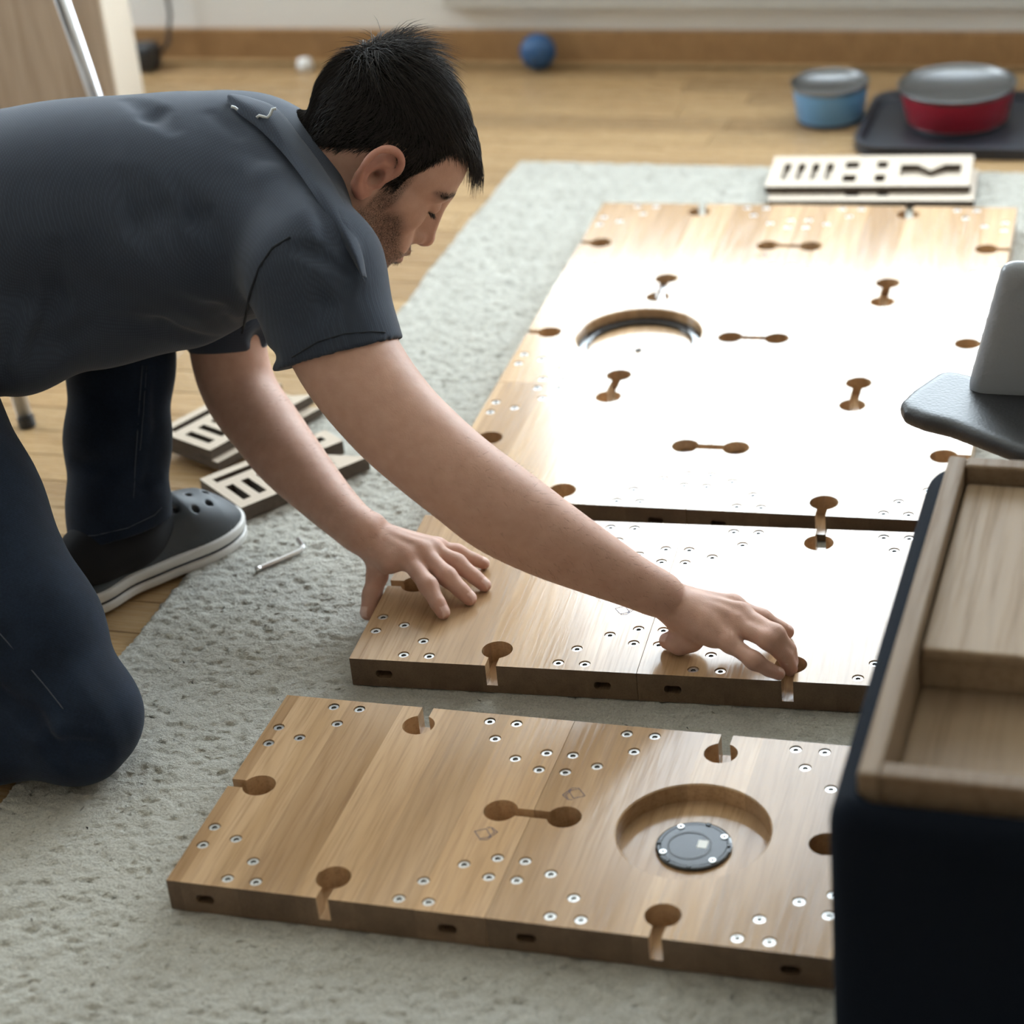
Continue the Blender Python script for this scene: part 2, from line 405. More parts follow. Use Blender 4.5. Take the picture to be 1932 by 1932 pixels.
def npmesh(name, V, Q):
    me = bpy.data.meshes.new(name); V = np.asarray(V, np.float32); Q = np.asarray(Q, np.int32); k = Q.shape[1]
    me.vertices.add(len(V)); me.vertices.foreach_set('co', V.ravel())
    me.loops.add(Q.size); me.loops.foreach_set('vertex_index', Q.ravel())
    me.polygons.add(len(Q)); me.polygons.foreach_set('loop_start', np.arange(0, Q.size, k, dtype=np.int32))
    try: me.polygons.foreach_set('loop_total', np.full(len(Q), k, np.int32))
    except Exception: pass
    me.update(calc_edges=True); me.validate(); return me
tag(build_rug(), 'pale grey-beige short pile rug lying under the wooden tiles', 'rug')

# ------------------------------------------------------------------ wooden tiles
HOLE_R, HEAD_R = .0066, .0060
def screw_spots():
    g = []
    for (a, b) in ((.183, .042), (.274, .042), (.2285, .133)):
        for (p, q) in ((a, b), (b, a)):
            for (p2, q2) in ((p, q), (1-p, q), (p, 1-q), (1-p, 1-q)): g.append((p2*S, q2*S))
    return g
SPOTS = screw_spots()
KC, KR, KW = .100*S, .0535*S, .019*S          # keyhole: centre from the edge, radius, half slot
NOTCH = .0265                                 # depth of keyholes
def tile_outline():
    """square outline with a keyhole notch in the middle of each side, counter-clockwise"""
    base = [(0, 0), (S/2-KW, 0)]
    a0 = math.asin(KW/KR)
    arc = []
    for i in range(29):
        t = -math.pi/2 - a0 - (2*math.pi-2*a0)*i/28
        arc.append((S/2+KR*math.cos(t), KC+KR*math.sin(t)))
    side = base + arc + [(S/2+KW, 0)]
    out = []
    for k in range(4):
        for (x, y) in side:
            x -= S/2; y -= S/2
            for _ in range(k): x, y = -y, x
            out.append((x+S/2, y+S/2))
    return out
OUTL = tile_outline()
def circle(cx, cy, r, n): return [(cx+r*math.cos(2*math.pi*i/n), cy+r*math.sin(2*math.pi*i/n)) for i in range(n)]
def tile_mesh(recess=None, depth=.021):
    """slab with keyhole notches, screw counterbores, side slots and, on some, a round recess"""
    bm = bmesh.new()
    def loop(pts, z):
        vs = [bm.verts.new((x, y, z)) for x, y in pts]
        es = [bm.edges.new((vs[i], vs[(i+1) % len(vs)])) for i in range(len(vs))]
        return vs, es
    ch = .0008
    def wall(va, vb):
        for i in range(len(va)): 
            j = (i+1) % len(va)
            bm.faces.new((va[i], va[j], vb[j], vb[i]))
    zs = TT-NOTCH
    edges = []
    top, e = loop(OUTL, TT); edges += e
    n_h = 14
    for (x, y) in SPOTS:
        a, e = loop(circle(x, y, HOLE_R, n_h), TT); edges += e
        b = [bm.verts.new((v.co.x, v.co.y, TT-.0035)) for v in a]
        wall(b, a); bm.faces.new(b)
    if recess:
        a, e = loop(circle(S/2, S/2, recess, 72), TT); edges += e
        b = [bm.verts.new((S/2+(v.co.x-S/2)*.980, S/2+(v.co.y-S/2)*.980, TT-.0014)) for v in a]
        c = [bm.verts.new((v.co.x, v.co.y, TT-depth)) for v in b]
        wall(b, a); wall(c, b); bm.faces.new(c)
    bmesh.ops.triangle_fill(bm, use_beauty=True, use_dissolve=False, edges=edges, normal=(0, 0, 1))
    for f in bm.faces:
        if abs(f.normal.z) > .99 and f.normal.z < 0: f.normal_flip()
    # notched walls down to the notch floor
    low = [bm.verts.new((v.co.x, v.co.y, zs)) for v in top]
    corner = [i for i, (x, y) in enumerate(OUTL) if (abs(x) < 1e-9 or abs(x-S) < 1e-9) and (abs(y) < 1e-9 or abs(y-S) < 1e-9)]
    for i in range(len(top)):
        j = (i+1) % len(top); (x0, y0), (x1, y1) = OUTL[i], OUTL[j]
        d = math.hypot(x1-x0, y1-y0)
        if d > .1:                            # straight run of the side: gets an oval side slot
            tx, ty = (x1-x0)/d, (y1-y0)/d
            mid = .118*S if i in corner else d-.118*S
            ov = []
            for q in range(16):
                t = 2*math.pi*q/16; ax = .0055*(1 if math.cos(t) > 0 else -1)+.0045*math.cos(t)
                ov.append((mid+ax, TT*.47+.0052*math.sin(t)))
            vs = [bm.verts.new((x0+tx*a, y0+ty*a, z)) for a, z in ov]
            es = [bm.edges.new((vs[k], vs[(k+1) % 16])) for k in range(16)]
            rim = [top[i], top[j], low[j], low[i]]
            re = []
            for k in range(4):
                ed = bm.edges.get((rim[k], rim[(k+1) % 4])) or bm.edges.new((rim[k], rim[(k+1) % 4])); re.append(ed)
            bmesh.ops.triangle_fill(bm, use_beauty=True, use_dissolve=False, edges=es+re, normal=(ty, -tx, 0))
            nx_, ny_ = -ty, tx                # inwards
            bk = [bm.verts.new((v.co.x+nx_*.014, v.co.y+ny_*.014, v.co.z)) for v in vs]
            wall(vs, bk); bm.faces.new(bk)
        else:
            bm.faces.new((low[i], low[j], top[j], top[i]))
    # lower slab, whole square
    q = [(0, 0), (S, 0), (S, S), (0, S)]
    a = [bm.verts.new((x, y, zs)) for x, y in q]; b = [bm.verts.new((x, y, 0)) for x, y in q]
    wall(b, a); bm.faces.new(a); bm.faces.new(b[::-1])
    for f in bm.faces:
        f.normal_update(); c_ = f.calc_center_median()
        if abs(f.normal.y) > .9 and (c_.y < .016 or c_.y > S-.016): f.material_index = 1  # cut across the grain
        if all(.008 < v.co.z < .028 for v in f.verts) and len(f.verts) > 3 and min(c_.x, c_.y, S-c_.x, S-c_.y) < .016: f.material_index = 1      # side slot insides: shade put in with the dark end-grain colour
    me = bpy.data.meshes.new('wooden_tile'); bm.to_mesh(me); bm.free(); me.materials.append(MATS['oak_tile']); me.materials.append(MATS['oak_end_grain'])
    return me
def screw_mesh():
    mb = MB(); r = HEAD_R
    mb.lathe([(r, -.0018), (r, -.0004), (r*.93, 0), (.0031, 0), (.0029, -.0003)], 14); mb.f.pop(); mb.mi.pop()
    v = [(.0029*math.cos(math.pi*k/3), .0029*math.sin(math.pi*k/3)) for k in range(6)]
    mb.add([(x, y, -.0003) for x, y in v]+[(x*.92, y*.92, -.0022) for x, y in v], [(k, (k+1) % 6, 6+(k+1) % 6, 6+k) for k in range(6)]+[(6, 7, 8, 9, 10, 11)], 1)
    me = mb.mesh('screw'); me.materials.append(MATS['screw_steel']); me.materials.append(MATS['black_plastic']); return me  # socket faces coloured black for the shade inside the recess
TM = {None: tile_mesh()}
SM = screw_mesh()
def ribbon(lines, w=.0007, z=.0002):
    mb = MB()
    for ln in lines:
        for (a, b) in zip(ln, ln[1:]):
            a = np.array(a); b = np.array(b); t = unit(b-a); n = np.array([-t[1], t[0]])*w/2; a = a-t*w/2; b = b+t*w/2
            q = [a-n, b-n, b+n, a+n]; mb.add([(*p, 0) for p in q]+[(*p, z) for p in q], [(4, 5, 6, 7), (0, 1, 5, 4), (1, 2, 6, 5), (2, 3, 7, 6), (3, 0, 4, 7)])
    return mb
def stamp_lines(dash):
    """two overlapping slanted squares, drawn as outlines"""
    A = [(-.011, .002), (-.004, -.010), (.007, -.007), (.0005, .0065), (-.011, .002)]
    B = [(.0015, .0085), (.006, .0085), (.0125, .001), (.004, -.0115), (-.004, -.0115)]
    Cc = [(.006, .0065), (.0095, .001), (.0035, -.0085)]
    out = []
    for ln in (A, B, Cc):
        if not dash: out.append(ln); continue
        for a, b in zip(ln, ln[1:]):
            a, b = np.array(a), np.array(b); n = max(2, int(np.linalg.norm(b-a)/.0026))
            for k in range(n): out.append([tuple(a+(b-a)*(k+.1)/n), tuple(a+(b-a)*(k+.65)/n)])
    return out
def tile(corner, rz, i, j, label, recess=None, stamps=(), kind=None):
    c, s = math.cos(rz), math.sin(rz); u, v = i*S+i*.0006, j*S+j*.0006
    root = empty('wooden_tile', (corner[0]+u*c-v*s, corner[1]+u*s+v*c, RUGZ), rz)
    tag(root, label, 'wooden tile', 'oak tiles with keyhole notches laid out on the rug')
    key = recess
    if key not in TM: TM[key] = tile_mesh(recess)
    # every slab has the same notches; the mesh is shared and its grain shifted per object by the material
    link('slab', TM[key], None, root)
    for k, (x, y) in enumerate(SPOTS):
        o = link('screw', SM, None, root, (x, y, TT-.0012)); o.rotation_euler = (0, 0, (k*1.7) % 6.28)
    for (x, y, a, dash) in stamps:
        o = ribbon(stamp_lines(dash)).build('ink_stamp', 'ink', root, (x*S, y*S, TT)); o.rotation_euler = (0, 0, a)
    return root
tile(PA, rA, 0, 0, 'oak tile at the front, lower left of the pair apart from the rest', stamps=[(.885, .385, .15, False)])
tA2 = tile(PA, rA, 1, 0, 'oak tile at the front with a round recess holding a black disc', recess=.236*S, stamps=[(.102, .615, .15+math.pi, True)])
tile(PB, rB, 0, 0, 'oak tile pressed down by the man\'s spread left hand', stamps=[(.885, .395, .1, True)])
tile(PB, rB, 1, 0, 'oak tile whose front keyhole the man\'s fingers reach into')
tC = {}
CL = {(0, 0): 'oak tile behind the forearm, left one of the row nearest him in the six-tile block',
      (1, 0): 'oak tile washed in window glare, right one of the near row of the six-tile block',
      (0, 1): 'oak tile with a round recess lined with a dark glossy ring',
      (1, 1): 'oak tile in strongest glare, beside the tile with the dark-ringed recess',
      (0, 2): 'oak tile at the far left corner of the six-tile block, in matte light',
      (1, 2): 'oak tile at the far right corner of the six-tile block, below the grey cut boards'}
for (i, j), lb in CL.items(): tC[i, j] = tile(PC, rC, i, j, lb, recess=.278*S if (i, j) == (0, 1) else None, stamps=[(.885, .385, .2, False)] if (i, j) == (0, 2) else ())
# black charging disc in the front recess (seated in the tile, so a part of it)
def disc_fixture(root):
    d0 = TT-.021
    mb = MB(); mb.lathe([(.0375, 0), (.0385, .001), (.0385, .0032), (.0365, .0040), (.034, .0040), (.0335, .0034), (.0330, .0040), (.0, .0040)], 48)
    d = mb.build('charging_disc', 'black_gloss', root, (S*.5, S*.496, d0), sm=False)
    MB().box((.0035, -.004, .0040), (.0135, .0085, .0043)).build('paper_label', 'paper_label', d)
    for a in (2.2, .55, -.75, -2.6):
        o = link('screw', SM, None, d, (.0325*math.cos(a), .0325*math.sin(a), .0052)); o.scale = (.62, .62, .8)
    for a in (1.35, .12, -1.5, 3.2, -2.2):
        x, y = .0352*math.cos(a), .0352*math.sin(a); MB().box((-.002, -.0022, 0), (.002, .0022, .0012)).build('clip', 'black_plastic', d, (x, y, .004), a)
    MB().lathe([(.0205, .0), (.0225, .0), (.0225, .0005), (.0205, .0005)], 40, close=True).build('groove_ring', 'black_plastic', d, (-.004, -.002, .0040))
disc_fixture(tA2)
rg = MB(); rg.lathe([(.272*S, 0), (.272*S, .006), (.262*S, .0075), (.232*S, .0075), (.226*S, .006), (.226*S, 0)], 64, close=True)
rg.build('dark_ring', 'black_gloss', tC[0, 1], (S/2, S/2, TT-.021), sm=False)
MB().lathe([(.0, .0), (.0055, .0), (.0055, .0012), (.0, .0012)], 14).build('hole_shade_disc', 'hole_shade', tC[0, 1], (S*.5, S*.47, TT-.0209))  # black disc on the recess floor, painting the shade of a small hole
# steel connectors bolted across the far joints
def connector(root, x, y, a):
    mb = MB(); mb.lathe([(KR*.8, 0), (KR*.8, .012), (.0, .012)], 20, (0, -KC, 0)); mb.lathe([(KR*.8, 0), (KR*.8, .012), (.0, .012)], 20, (0, KC, 0)); mb.box((-KW*.7, -KC, .002), (KW*.7, KC, .010))
    o = mb.build('joint_connector', 'steel', root, (x, y, TT-NOTCH+.0005)); o.rotation_euler = (0, 0, a)
connector(tC[0, 1], S*.5, S*1.0, 0); connector(tC[0, 2], S*1.0, S*.5, math.pi/2); connector(tC[0, 0], S*1.0, S*.5, math.pi/2)

# ------------------------------------------------------------------ implicit surfaces (numpy) for the person and soft shapes
class Field:
    def __init__(s): s.p = []                 # (func, lo, hi, k, op)
    def fn(s, f, lo, hi, k=.01, op='u'): s.p.append((f, np.asarray(lo, float), np.asarray(hi, float), k, op)); return s
    def cone(s, a, b, r1, r2=None, k=.01, op='u'):
        a = np.asarray(a, float); b = np.asarray(b, float); r2 = r1 if r2 is None else r2
        ba = b-a; L2 = max(float(ba @ ba), 1e-12)
        def f(P):
            q = P-a; t = np.clip((q @ ba)/L2, 0, 1)[:, None]
            return np.linalg.norm(q-t*ba, axis=1) - (r1+(r2-r1)*t[:, 0])
        R = max(r1, r2); return s.fn(f, np.minimum(a, b)-R, np.maximum(a, b)+R, k, op)
    def chain(s, pts, rad, k=.01, op='u'):
        for i in range(len(pts)-1): s.cone(pts[i], pts[i+1], rad[i], rad[i+1], k, op)
        return s
    def ell(s, c, ax, rad, k=.01, op='u'):
        c = np.asarray(c, float); A = np.array([unit(q) for q in ax]); rad = np.asarray(rad, float); m = rad.min()
        def f(P):
            q = (P-c) @ A.T; g = np.linalg.norm(q/rad, axis=1); g2 = np.linalg.norm(q/(rad*rad), axis=1)+1e-9
            return g*(g-1)/g2
        ext = np.sqrt(((A*rad[:, None])**2).sum(0)); return s.fn(f, c-ext, c+ext, k, op)
    def cut(s, c, n, rad, k=.002):
        """remove everything on the +n side of a plane, inside a ball"""
        c = np.asarray(c, float); n = unit(n)
        def f(P):
            q = P-c; return np.maximum(-(q @ n), np.linalg.norm(q, axis=1)-rad)
        return s.fn(f, c-rad, c+rad, k, 's')
    def sub(s, g, k=.004):
        """another field joined as one shape, keeping its own inner blending"""
        lo = np.min([p[1] for p in g.p if p[4] == 'u'], 0); hi = np.max([p[2] for p in g.p if p[4] == 'u'], 0)
        return s.fn(g.ev, lo, hi, k, 'u')
    @staticmethod
    def comb(acc, d, k, op):
        if op == 'u':
            h = np.maximum(k-np.abs(acc-d), 0)/k; return np.minimum(acc, d)-h*h*k*.25
        d = -d; h = np.maximum(k-np.abs(acc-d), 0)/k; return np.maximum(acc, d)+h*h*k*.25
    def ev(s, P):
        acc = np.full(len(P), 9.0)
        for f, lo, hi, k, op in s.p: acc = s.comb(acc, f(P), k, op)
        return acc
    def first(s, x, y, d0=2.2, d1=3.2):
        """camera depth and point where the ray of a photo pixel meets the surface"""
        D = np.arange(d0, d1, .002); P = CPOS + ray(x, y)[None]*D[:, None]; v = s.ev(P); i = np.argmax(v < 0)
        return P[i] if v[i] < 0 else None
    def grad(s, p, e=.002):
        P = np.array([p+np.eye(3)[i]*e for i in range(3)]+[p-np.eye(3)[i]*e for i in range(3)]); v = s.ev(P); return unit(v[:3]-v[3:])
    def mesh(s, name, h, relax=1):
        N_ = 16; B = N_*h; km = max(p[3] for p in s.p)
        lo = np.min([p[1] for p in s.p if p[4] == 'u'], 0)-3*h; hi = np.max([p[2] for p in s.p if p[4] == 'u'], 0)+3*h
        nb = np.ceil((hi-lo)/B).astype(int)+1
        I = np.stack(np.meshgrid(*[np.arange(n) for n in nb], indexing='ij'), -1).reshape(-1, 3)
        C = lo+(I+.5)*B
        def evalb(P3, blo, bhi):
            """P3: (nb, m, 3) points by block"""
            acc = np.full(P3.shape[:2], 9.0)
            for f, l, u, k, op in s.p:
                mar = km+2*h
                m = np.all((bhi >= l-mar) & (blo <= u+mar), axis=1)
                if not m.any(): continue
                q = P3[m]; d = f(q.reshape(-1, 3)).reshape(q.shape[:2]); acc[m] = s.comb(acc[m], d, k, op)
            return acc
        # coarse test: 3x3x3 samples per block
        o = np.stack(np.meshgrid(*[np.array([-.5, 0, .5])]*3, indexing='ij'), -1).reshape(-1, 3)*B
        act = []
        for a in range(0, len(C), 6000):
            c = C[a:a+6000]; v = evalb(c[:, None]+o[None], c-B*.5, c+B*.5)
            act.append((v.min(1) < B*.55) & (v.max(1) > -B*.55))
        act = np.concatenate(act); I = I[act]
        ax = np.arange(N_+1); G = np.stack(np.meshgrid(ax, ax, ax, indexing='ij'), -1).reshape(-1, 3)*h
        cells = []; verts = []; quads = []
        dim = nb*N_+2
        gid = lambda c: (c[..., 0]*dim[1]+c[..., 1])*dim[2]+c[..., 2]
        corners = np.array([(i, j, k) for i in (0, 1) for j in (0, 1) for k in (0, 1)])
        eds = [(a, b) for a in range(8) for b in range(a+1, 8) if np.abs(corners[a]-corners[b]).sum() == 1]
        for a in range(0, len(I), 300):
            Ib = I[a:a+300]; blo = lo+Ib*B
            v = evalb(blo[:, None]+G[None], blo, blo+B).reshape(-1, N_+1, N_+1, N_+1)
            ins = v < 0
            cnt = sum(ins[:, i:i+N_, j:j+N_, k:k+N_].astype(np.int8) for i, j, k in corners)
            b, i, j, k = np.nonzero((cnt > 0) & (cnt < 8))
            cv = np.stack([v[b, i+c[0], j+c[1], k+c[2]] for c in corners], 1)
            sm = np.zeros((len(b), 3)); n = np.zeros(len(b))
            for p, q in eds:
                m = (cv[:, p] < 0) != (cv[:, q] < 0); t = cv[m, p]/(cv[m, p]-cv[m, q])
                sm[m] += corners[p]+t[:, None]*(corners[q]-corners[p]); n[m] += 1
            base = Ib[b]*N_+np.stack([i, j, k], 1)
            cells.append(gid(base+1)); verts.append(lo+(base+sm/n[:, None])*h)
            for d in range(3):
                sl0 = [slice(None)]+[slice(0, N_)]*3; sl1 = list(sl0); sl1[d+1] = slice(1, N_+1)
                A = ins[tuple(sl0)]; Bn = ins[tuple(sl1)]
                b, i, j, k = np.nonzero(A != Bn); pos = Ib[b]*N_+np.stack([i, j, k], 1)+1
                e1 = np.zeros(3, int); e2 = np.zeros(3, int); e1[(d+1) % 3] = 1; e2[(d+2) % 3] = 1
                q = np.stack([gid(pos-e1-e2), gid(pos-e2), gid(pos), gid(pos-e1)], 1)
                fl = A[b, i, j, k]; q[~fl] = q[~fl][:, ::-1]; quads.append(q)
        cells = np.concatenate(cells); verts = np.concatenate(verts); quads = np.concatenate(quads)
        u, idx = np.unique(cells, return_index=True); V = verts[idx]
        w = np.searchsorted(u, quads); w = np.clip(w, 0, len(u)-1); ok = (u[w] == quads).all(1); Q = w[ok]
        for _ in range(relax):
            acc = np.zeros_like(V); n = np.zeros(len(V))
            for a, b in ((0, 1), (1, 2), (2, 3), (3, 0)):
                np.add.at(acc, Q[:, a], V[Q[:, b]]); np.add.at(n, Q[:, a], 1)
                np.add.at(acc, Q[:, b], V[Q[:, a]]); np.add.at(n, Q[:, b], 1)
            V = V*.5+.5*acc/np.maximum(n, 1)[:, None]
        me = npmesh(name, V, Q); smooth(me); return me, V, Q

# ------------------------------------------------------------------ cut fibreboard pieces
def plate_mesh(name, outer, holes, t, n_side_mat=1):
    """flat plate with real openings; face material 0, cut edges material 1"""
    bm = bmesh.new(); E_ = []; loops = []
    for pts in [outer]+holes:
        vs = [bm.verts.new((x, y, t)) for x, y in pts]; loops.append(vs)
        E_ += [bm.edges.new((vs[i], vs[(i+1) % len(vs)])) for i in range(len(vs))]
    bmesh.ops.triangle_fill(bm, use_beauty=True, use_dissolve=False, edges=E_, normal=(0, 0, 1))
    top = list(bm.faces); mp = {}
    for vs in loops:
        for v in vs: mp[v] = bm.verts.new((v.co.x, v.co.y, 0))
    for f in top:
        if f.normal.z < 0: f.normal_flip()
        bm.faces.new([mp[v] for v in reversed(f.verts)]).material_index = 0
    for vs in loops:
        for i in range(len(vs)):
            a, b = vs[i], vs[(i+1) % len(vs)]; bm.faces.new((mp[a], mp[b], b, a)).material_index = 1
    bmesh.ops.recalc_face_normals(bm, faces=bm.faces)
    me = bpy.data.meshes.new(name); bm.to_mesh(me); bm.free(); me.materials.append(MATS['mdf_face']); me.materials.append(MATS['mdf_side']); return me
def rect(x0, y0, x1, y1): return [(x0, y0), (x1, y0), (x1, y1), (x0, y1)]
def half_disc(cx, cy, r, a): return [(cx+r*math.cos(a+math.pi*2*i/20), cy+r*math.sin(a+math.pi*2*i/20)) for i in range(20)]
S_OUT = [(0, 0), (.200, 0), (.168, .040), (.150, .060), (.150, .066), (.200, .066), (.2, .113), (0, .113)]
S_HOL = [rect(.012, .086, .092, .099), rect(.100, .086, .185, .099), rect(.014, .018, .026, .068), rect(.038, .018, .050, .068), rect(.062, .018, .074, .068)] + \
        [half_disc(.138, .022, .0125, 0), half_disc(.118, .052, .0125, 0)]
B_OUT = rect(0, 0, .336, .140)
B_HOL = [rect(.022+.024*i, .03, .034+.024*i, .105) for i in range(4)] + [rect(.125, .020, .148, .052), rect(.125, .082, .148, .112), rect(.178, .020, .196, .052), rect(.178, .082, .196, .112)] + \
        [[(.218, .040), (.318, .040), (.318, .098), (.290, .098), (.268, .070), (.246, .098), (.218, .098)]]
SB = {}
def board(kind, t, loc, rz, label):
    k = (kind, t)
    if k not in SB: SB[k] = plate_mesh('cut_board', S_OUT if kind == 's' else B_OUT, S_HOL if kind == 's' else B_HOL, t)
    o = link('cut_board', SB[k], None, None, loc, rz); return tag(o, label, 'cut board', 'laser-cut fibreboard pieces lying around the rug')
p1 = Zp(455, 959, .030)
board('s', .020, (p1[0], p1[1], .0105), math.radians(53), 'cut fibreboard piece with three dark slots, lying in front of the clog toe')
p2 = Zp(396, 850, .038)
a2 = math.radians(66)
board('s', .0145, (p2[0], p2[1], .0235), a2, 'slotted fibreboard piece, upper one of the pair behind the left forearm')
board('s', .0125, (p2[0]+.012, p2[1]-.006, .0105), a2-.02, 'fibreboard piece, lower one of the pair behind the left forearm')
p3 = Zp(1443, 358, .030)
board('b', .012, (p3[0], p3[1], .0235), math.radians(4.5), 'grey-beige fibreboard with slots and a wide notched opening, on top at the far rug edge')
board('b', .012, (p3[0]+.010, p3[1]-.030, .0110), math.radians(4.0), 'fibreboard peeking out from under the slotted one at the far rug edge')

# ------------------------------------------------------------------ hex key
k0, k1_, k2_ = Zp(484, 1075, .0125), Zp(575, 1036, .0125), Zp(562, 1017, .018)
kp = [k0]; d1 = unit(k1_-k0); kp.append(k1_-d1*.010)
for t in (.25, .5, .75): kp.append((k1_-d1*.010)*(1-t)**2+k1_*2*t*(1-t)+(k1_+unit(k2_-k1_)*.010)*t*t)
kp += [k1_+unit(k2_-k1_)*.010, k2_]
o = MB().tube([q-k0 for q in kp], .0033, 6).build('hex_key', 'steel', None, k0)
tag(o, 'small silver hex key lying on the rug beside the clog', 'hex key')
MB().tube([np.zeros(3)-d1*.001, d1*.006], .0036, 12).build('ball_tip', 'screw_steel', o, (0, 0, 0), sm=True)

# ------------------------------------------------------------------ bowls on the floor
def bowl(name, c, r, h, m, label, z0=0.0, flare=1.05):
    root = empty(name, (c[0], c[1], z0)); tag(root, label, 'bowl')
    b = r*.86
    MB().lathe([(0, .001), (b*.92, .0), (b, .006), (r*.97, h*.86), (r*.985, h*.90), (r*.97, h*.90), (b*.96, .010), (0, .010)], 48).build('shell', m, root, sm=True)
    MB().lathe([(r*.985, h*.89), (r*1.0, h*.94), (r*1.02, h), (r*1.005, h*1.02), (r*.965, h*.97), (r*.885, h*.55), (r*.77, h*.24), (r*.62, h*.19), (0, h*.18)], 48).build('steel_liner', 'steel_brushed', root, sm=True)
    MB().lathe([(b*.90, -.000), (b*1.0, .0), (b*1.005, .007), (b*.9, .007)], 48, close=True).build('rubber_foot', 'tray_black', root, sm=True)
    return root
bowl('bowl', (-.742, 3.945), .070, .072, 'blue_enamel', 'light blue bowl with a steel liner standing on the bare floor')
tray = empty('feeding_tray', (-.40, 3.905, 0)); tag(tray, 'black rounded tray with a raised edge under the red bowl', 'tray')
def rrect(x0, y0, x1, y1, r, n=8):
    out = []
    for cx, cy, a in ((x1-r, y1-r, 0), (x0+r, y1-r, 90), (x0+r, y0+r, 180), (x1-r, y0+r, 270)):
        for i in range(n+1): t = math.radians(a+90*i/n); out.append((cx+r*math.cos(t), cy+r*math.sin(t)))
    return out
def dish(outl, name, m, parent, h, t=.006, wall=.016):
    mb = MB(); n = len(outl); sh = lambda d: [(x-(d if x > 0 else -d), y-(d if y > 0 else -d)) for x, y in outl]
    rings = [[(x, y, 0.0) for x, y in outl], [(x, y, h) for x, y in outl], [(x, y, h) for x, y in sh(wall*.5)], [(x, y, t) for x, y in sh(wall)]]
    v = [q for r_ in rings for q in r_]; f = [(i*n+k, i*n+(k+1) % n, (i+1)*n+(k+1) % n, (i+1)*n+k) for i in range(3) for k in range(n)]
    f += [tuple(range(n-1, -1, -1)), tuple(3*n+k for k in range(n))]; mb.add(v, f); return mb.build(name, m, parent)
dish(rrect(-.275, -.150, .275, .150, .055), 'tray_body', 'tray_black', tray, .020)
bowl('bowl', (-.512, 3.930), .103, .070, 'red_enamel', 'wide dark red bowl with a steel liner standing on the black tray', .0065)

# ------------------------------------------------------------------ things along the wall
o = MB().lathe([(0, 0)]+[(.036*math.sin(math.pi*i/24), .036-.036*math.cos(math.pi*i/24)) for i in range(1, 24)]+[(0, .072)], 32).build('ball', 'navy_rubber', None, (-1.375, 4.205, 0), sm=True)
tag(o, 'dark blue rubber ball resting against the wooden skirting board', 'ball')
root = empty('power_adapter', (-2.235, 4.175, 0)); tag(root, 'black rounded power adapter by the skirting board, cable rising up the wall', 'adapter')
bevel(MB().box((-.036, -.028, 0), (.036, .028, .058)).build('adapter_case', 'black_plastic', root), .014, 4)
MB().tube([(.034, .02, .03), (.050, .03, .05), (.050, .060, .10), (.046, .066, .30), (.03, .066, .9)], .0042, 8).build('cable', 'black_plastic', root, sm=True)
o = MB().lathe([(0, 0), (.016, 0), (.017, .008), (.013, .022), (.0, .026)], 20).build('door_stop', 'window_white', None, (-1.875, 4.19, 0), sm=True)
tag(o, 'small white door stop on the floor just behind the man\'s head', 'door stop')

# ------------------------------------------------------------------ oak cabinet and chair at the left
root = empty('cabinet', (-2.40, 3.66, 0)); tag(root, 'pale oak cabinet side with a cream edge, behind the chair leg', 'cabinet')
o = MB().box((-.42, 0, -.05), (.400, 1.1, .05)).build('cabinet_body', 'cabinet_oak', root); o.rotation_euler = (math.pi/2, 0, 0)
MB().box((.4005, -.0505, .0), (.405, .05, 1.1)).build('edge_band', 'cabinet_edge', root)
chair = empty('chair', (-1.95, 2.8, 0)); tag(chair, 'chair with round chrome legs and a black seat, behind the man\'s back', 'chair')
def cleg(foot, top):
    o = MB().tube([np.array(foot)-np.array([-1.95, 2.8, 0]), np.array(top)-np.array([-1.95, 2.8, 0])], .0112, 14).build('leg', 'chrome_tube', chair, sm=True)
    t = unit(np.array(top)-np.array(foot)); f = np.array(foot)-np.array([-1.95, 2.8, 0])
    MB().tube([f-t*.002, f+t*.014], .0128, 14).build('foot_cap', 'black_plastic', o, sm=False)
for ft, tp in (((-1.683, 2.602, .002), (-1.765, 2.64, .60)), ((-1.640, 3.005, .002), (-1.722, 2.975, .60)), ((-2.22, 2.60, .002), (-2.14, 2.64, .60)), ((-2.25, 3.0, .002), (-2.15, 2.97, .60))): cleg(ft, tp)
bevel(MB().box((-.215, -.20, .600), (.222, .20, .645)).build('seat', 'dark_leather', chair), .018, 4)

# ------------------------------------------------------------------ tool box in the foreground
bx = empty('storage_box', (-.08, 1.73, 0)); tag(bx, 'dark navy fabric storage box with a pale wooden tray on top, in front', 'storage box')
fb = Field()
def rbox(c, hs, r):
    c = np.array(c, float); hs = np.array(hs, float)-r
    def f(P): q = np.abs(P-c)-hs; return np.linalg.norm(np.maximum(q, 0), axis=1)+np.minimum(q.max(1), 0)-r
    return f, c-hs-r, c+hs+r
f_b, lo_, hi_ = rbox((.030, .018, .175), (.243, .300, .164), .030); fb.fn(f_b, lo_, hi_, .01)
f_b, lo_, hi_ = rbox((.03, .018, .35), (.215, .275, .06), .01); fb.fn(f_b, lo_, hi_, .012, 's')
me, V_, Q_ = fb.mesh('box_body', .006, 2); link('box_body', me, 'navy_fabric', bx)
TX0, TX1, TY0, TY1, TZ0, TZ1 = -.190, .262, -.252, .292, .285, .355
def tw(name, lo, hi): bevel(MB().box(lo, hi).build(name, 'pale_ply', bx), .003, 2)
tw('tray_side', (TX0, TY0, TZ0), (TX0+.018, TY1, TZ1)); tw('tray_side', (TX1-.018, TY0, TZ0), (TX1, TY1, TZ1))
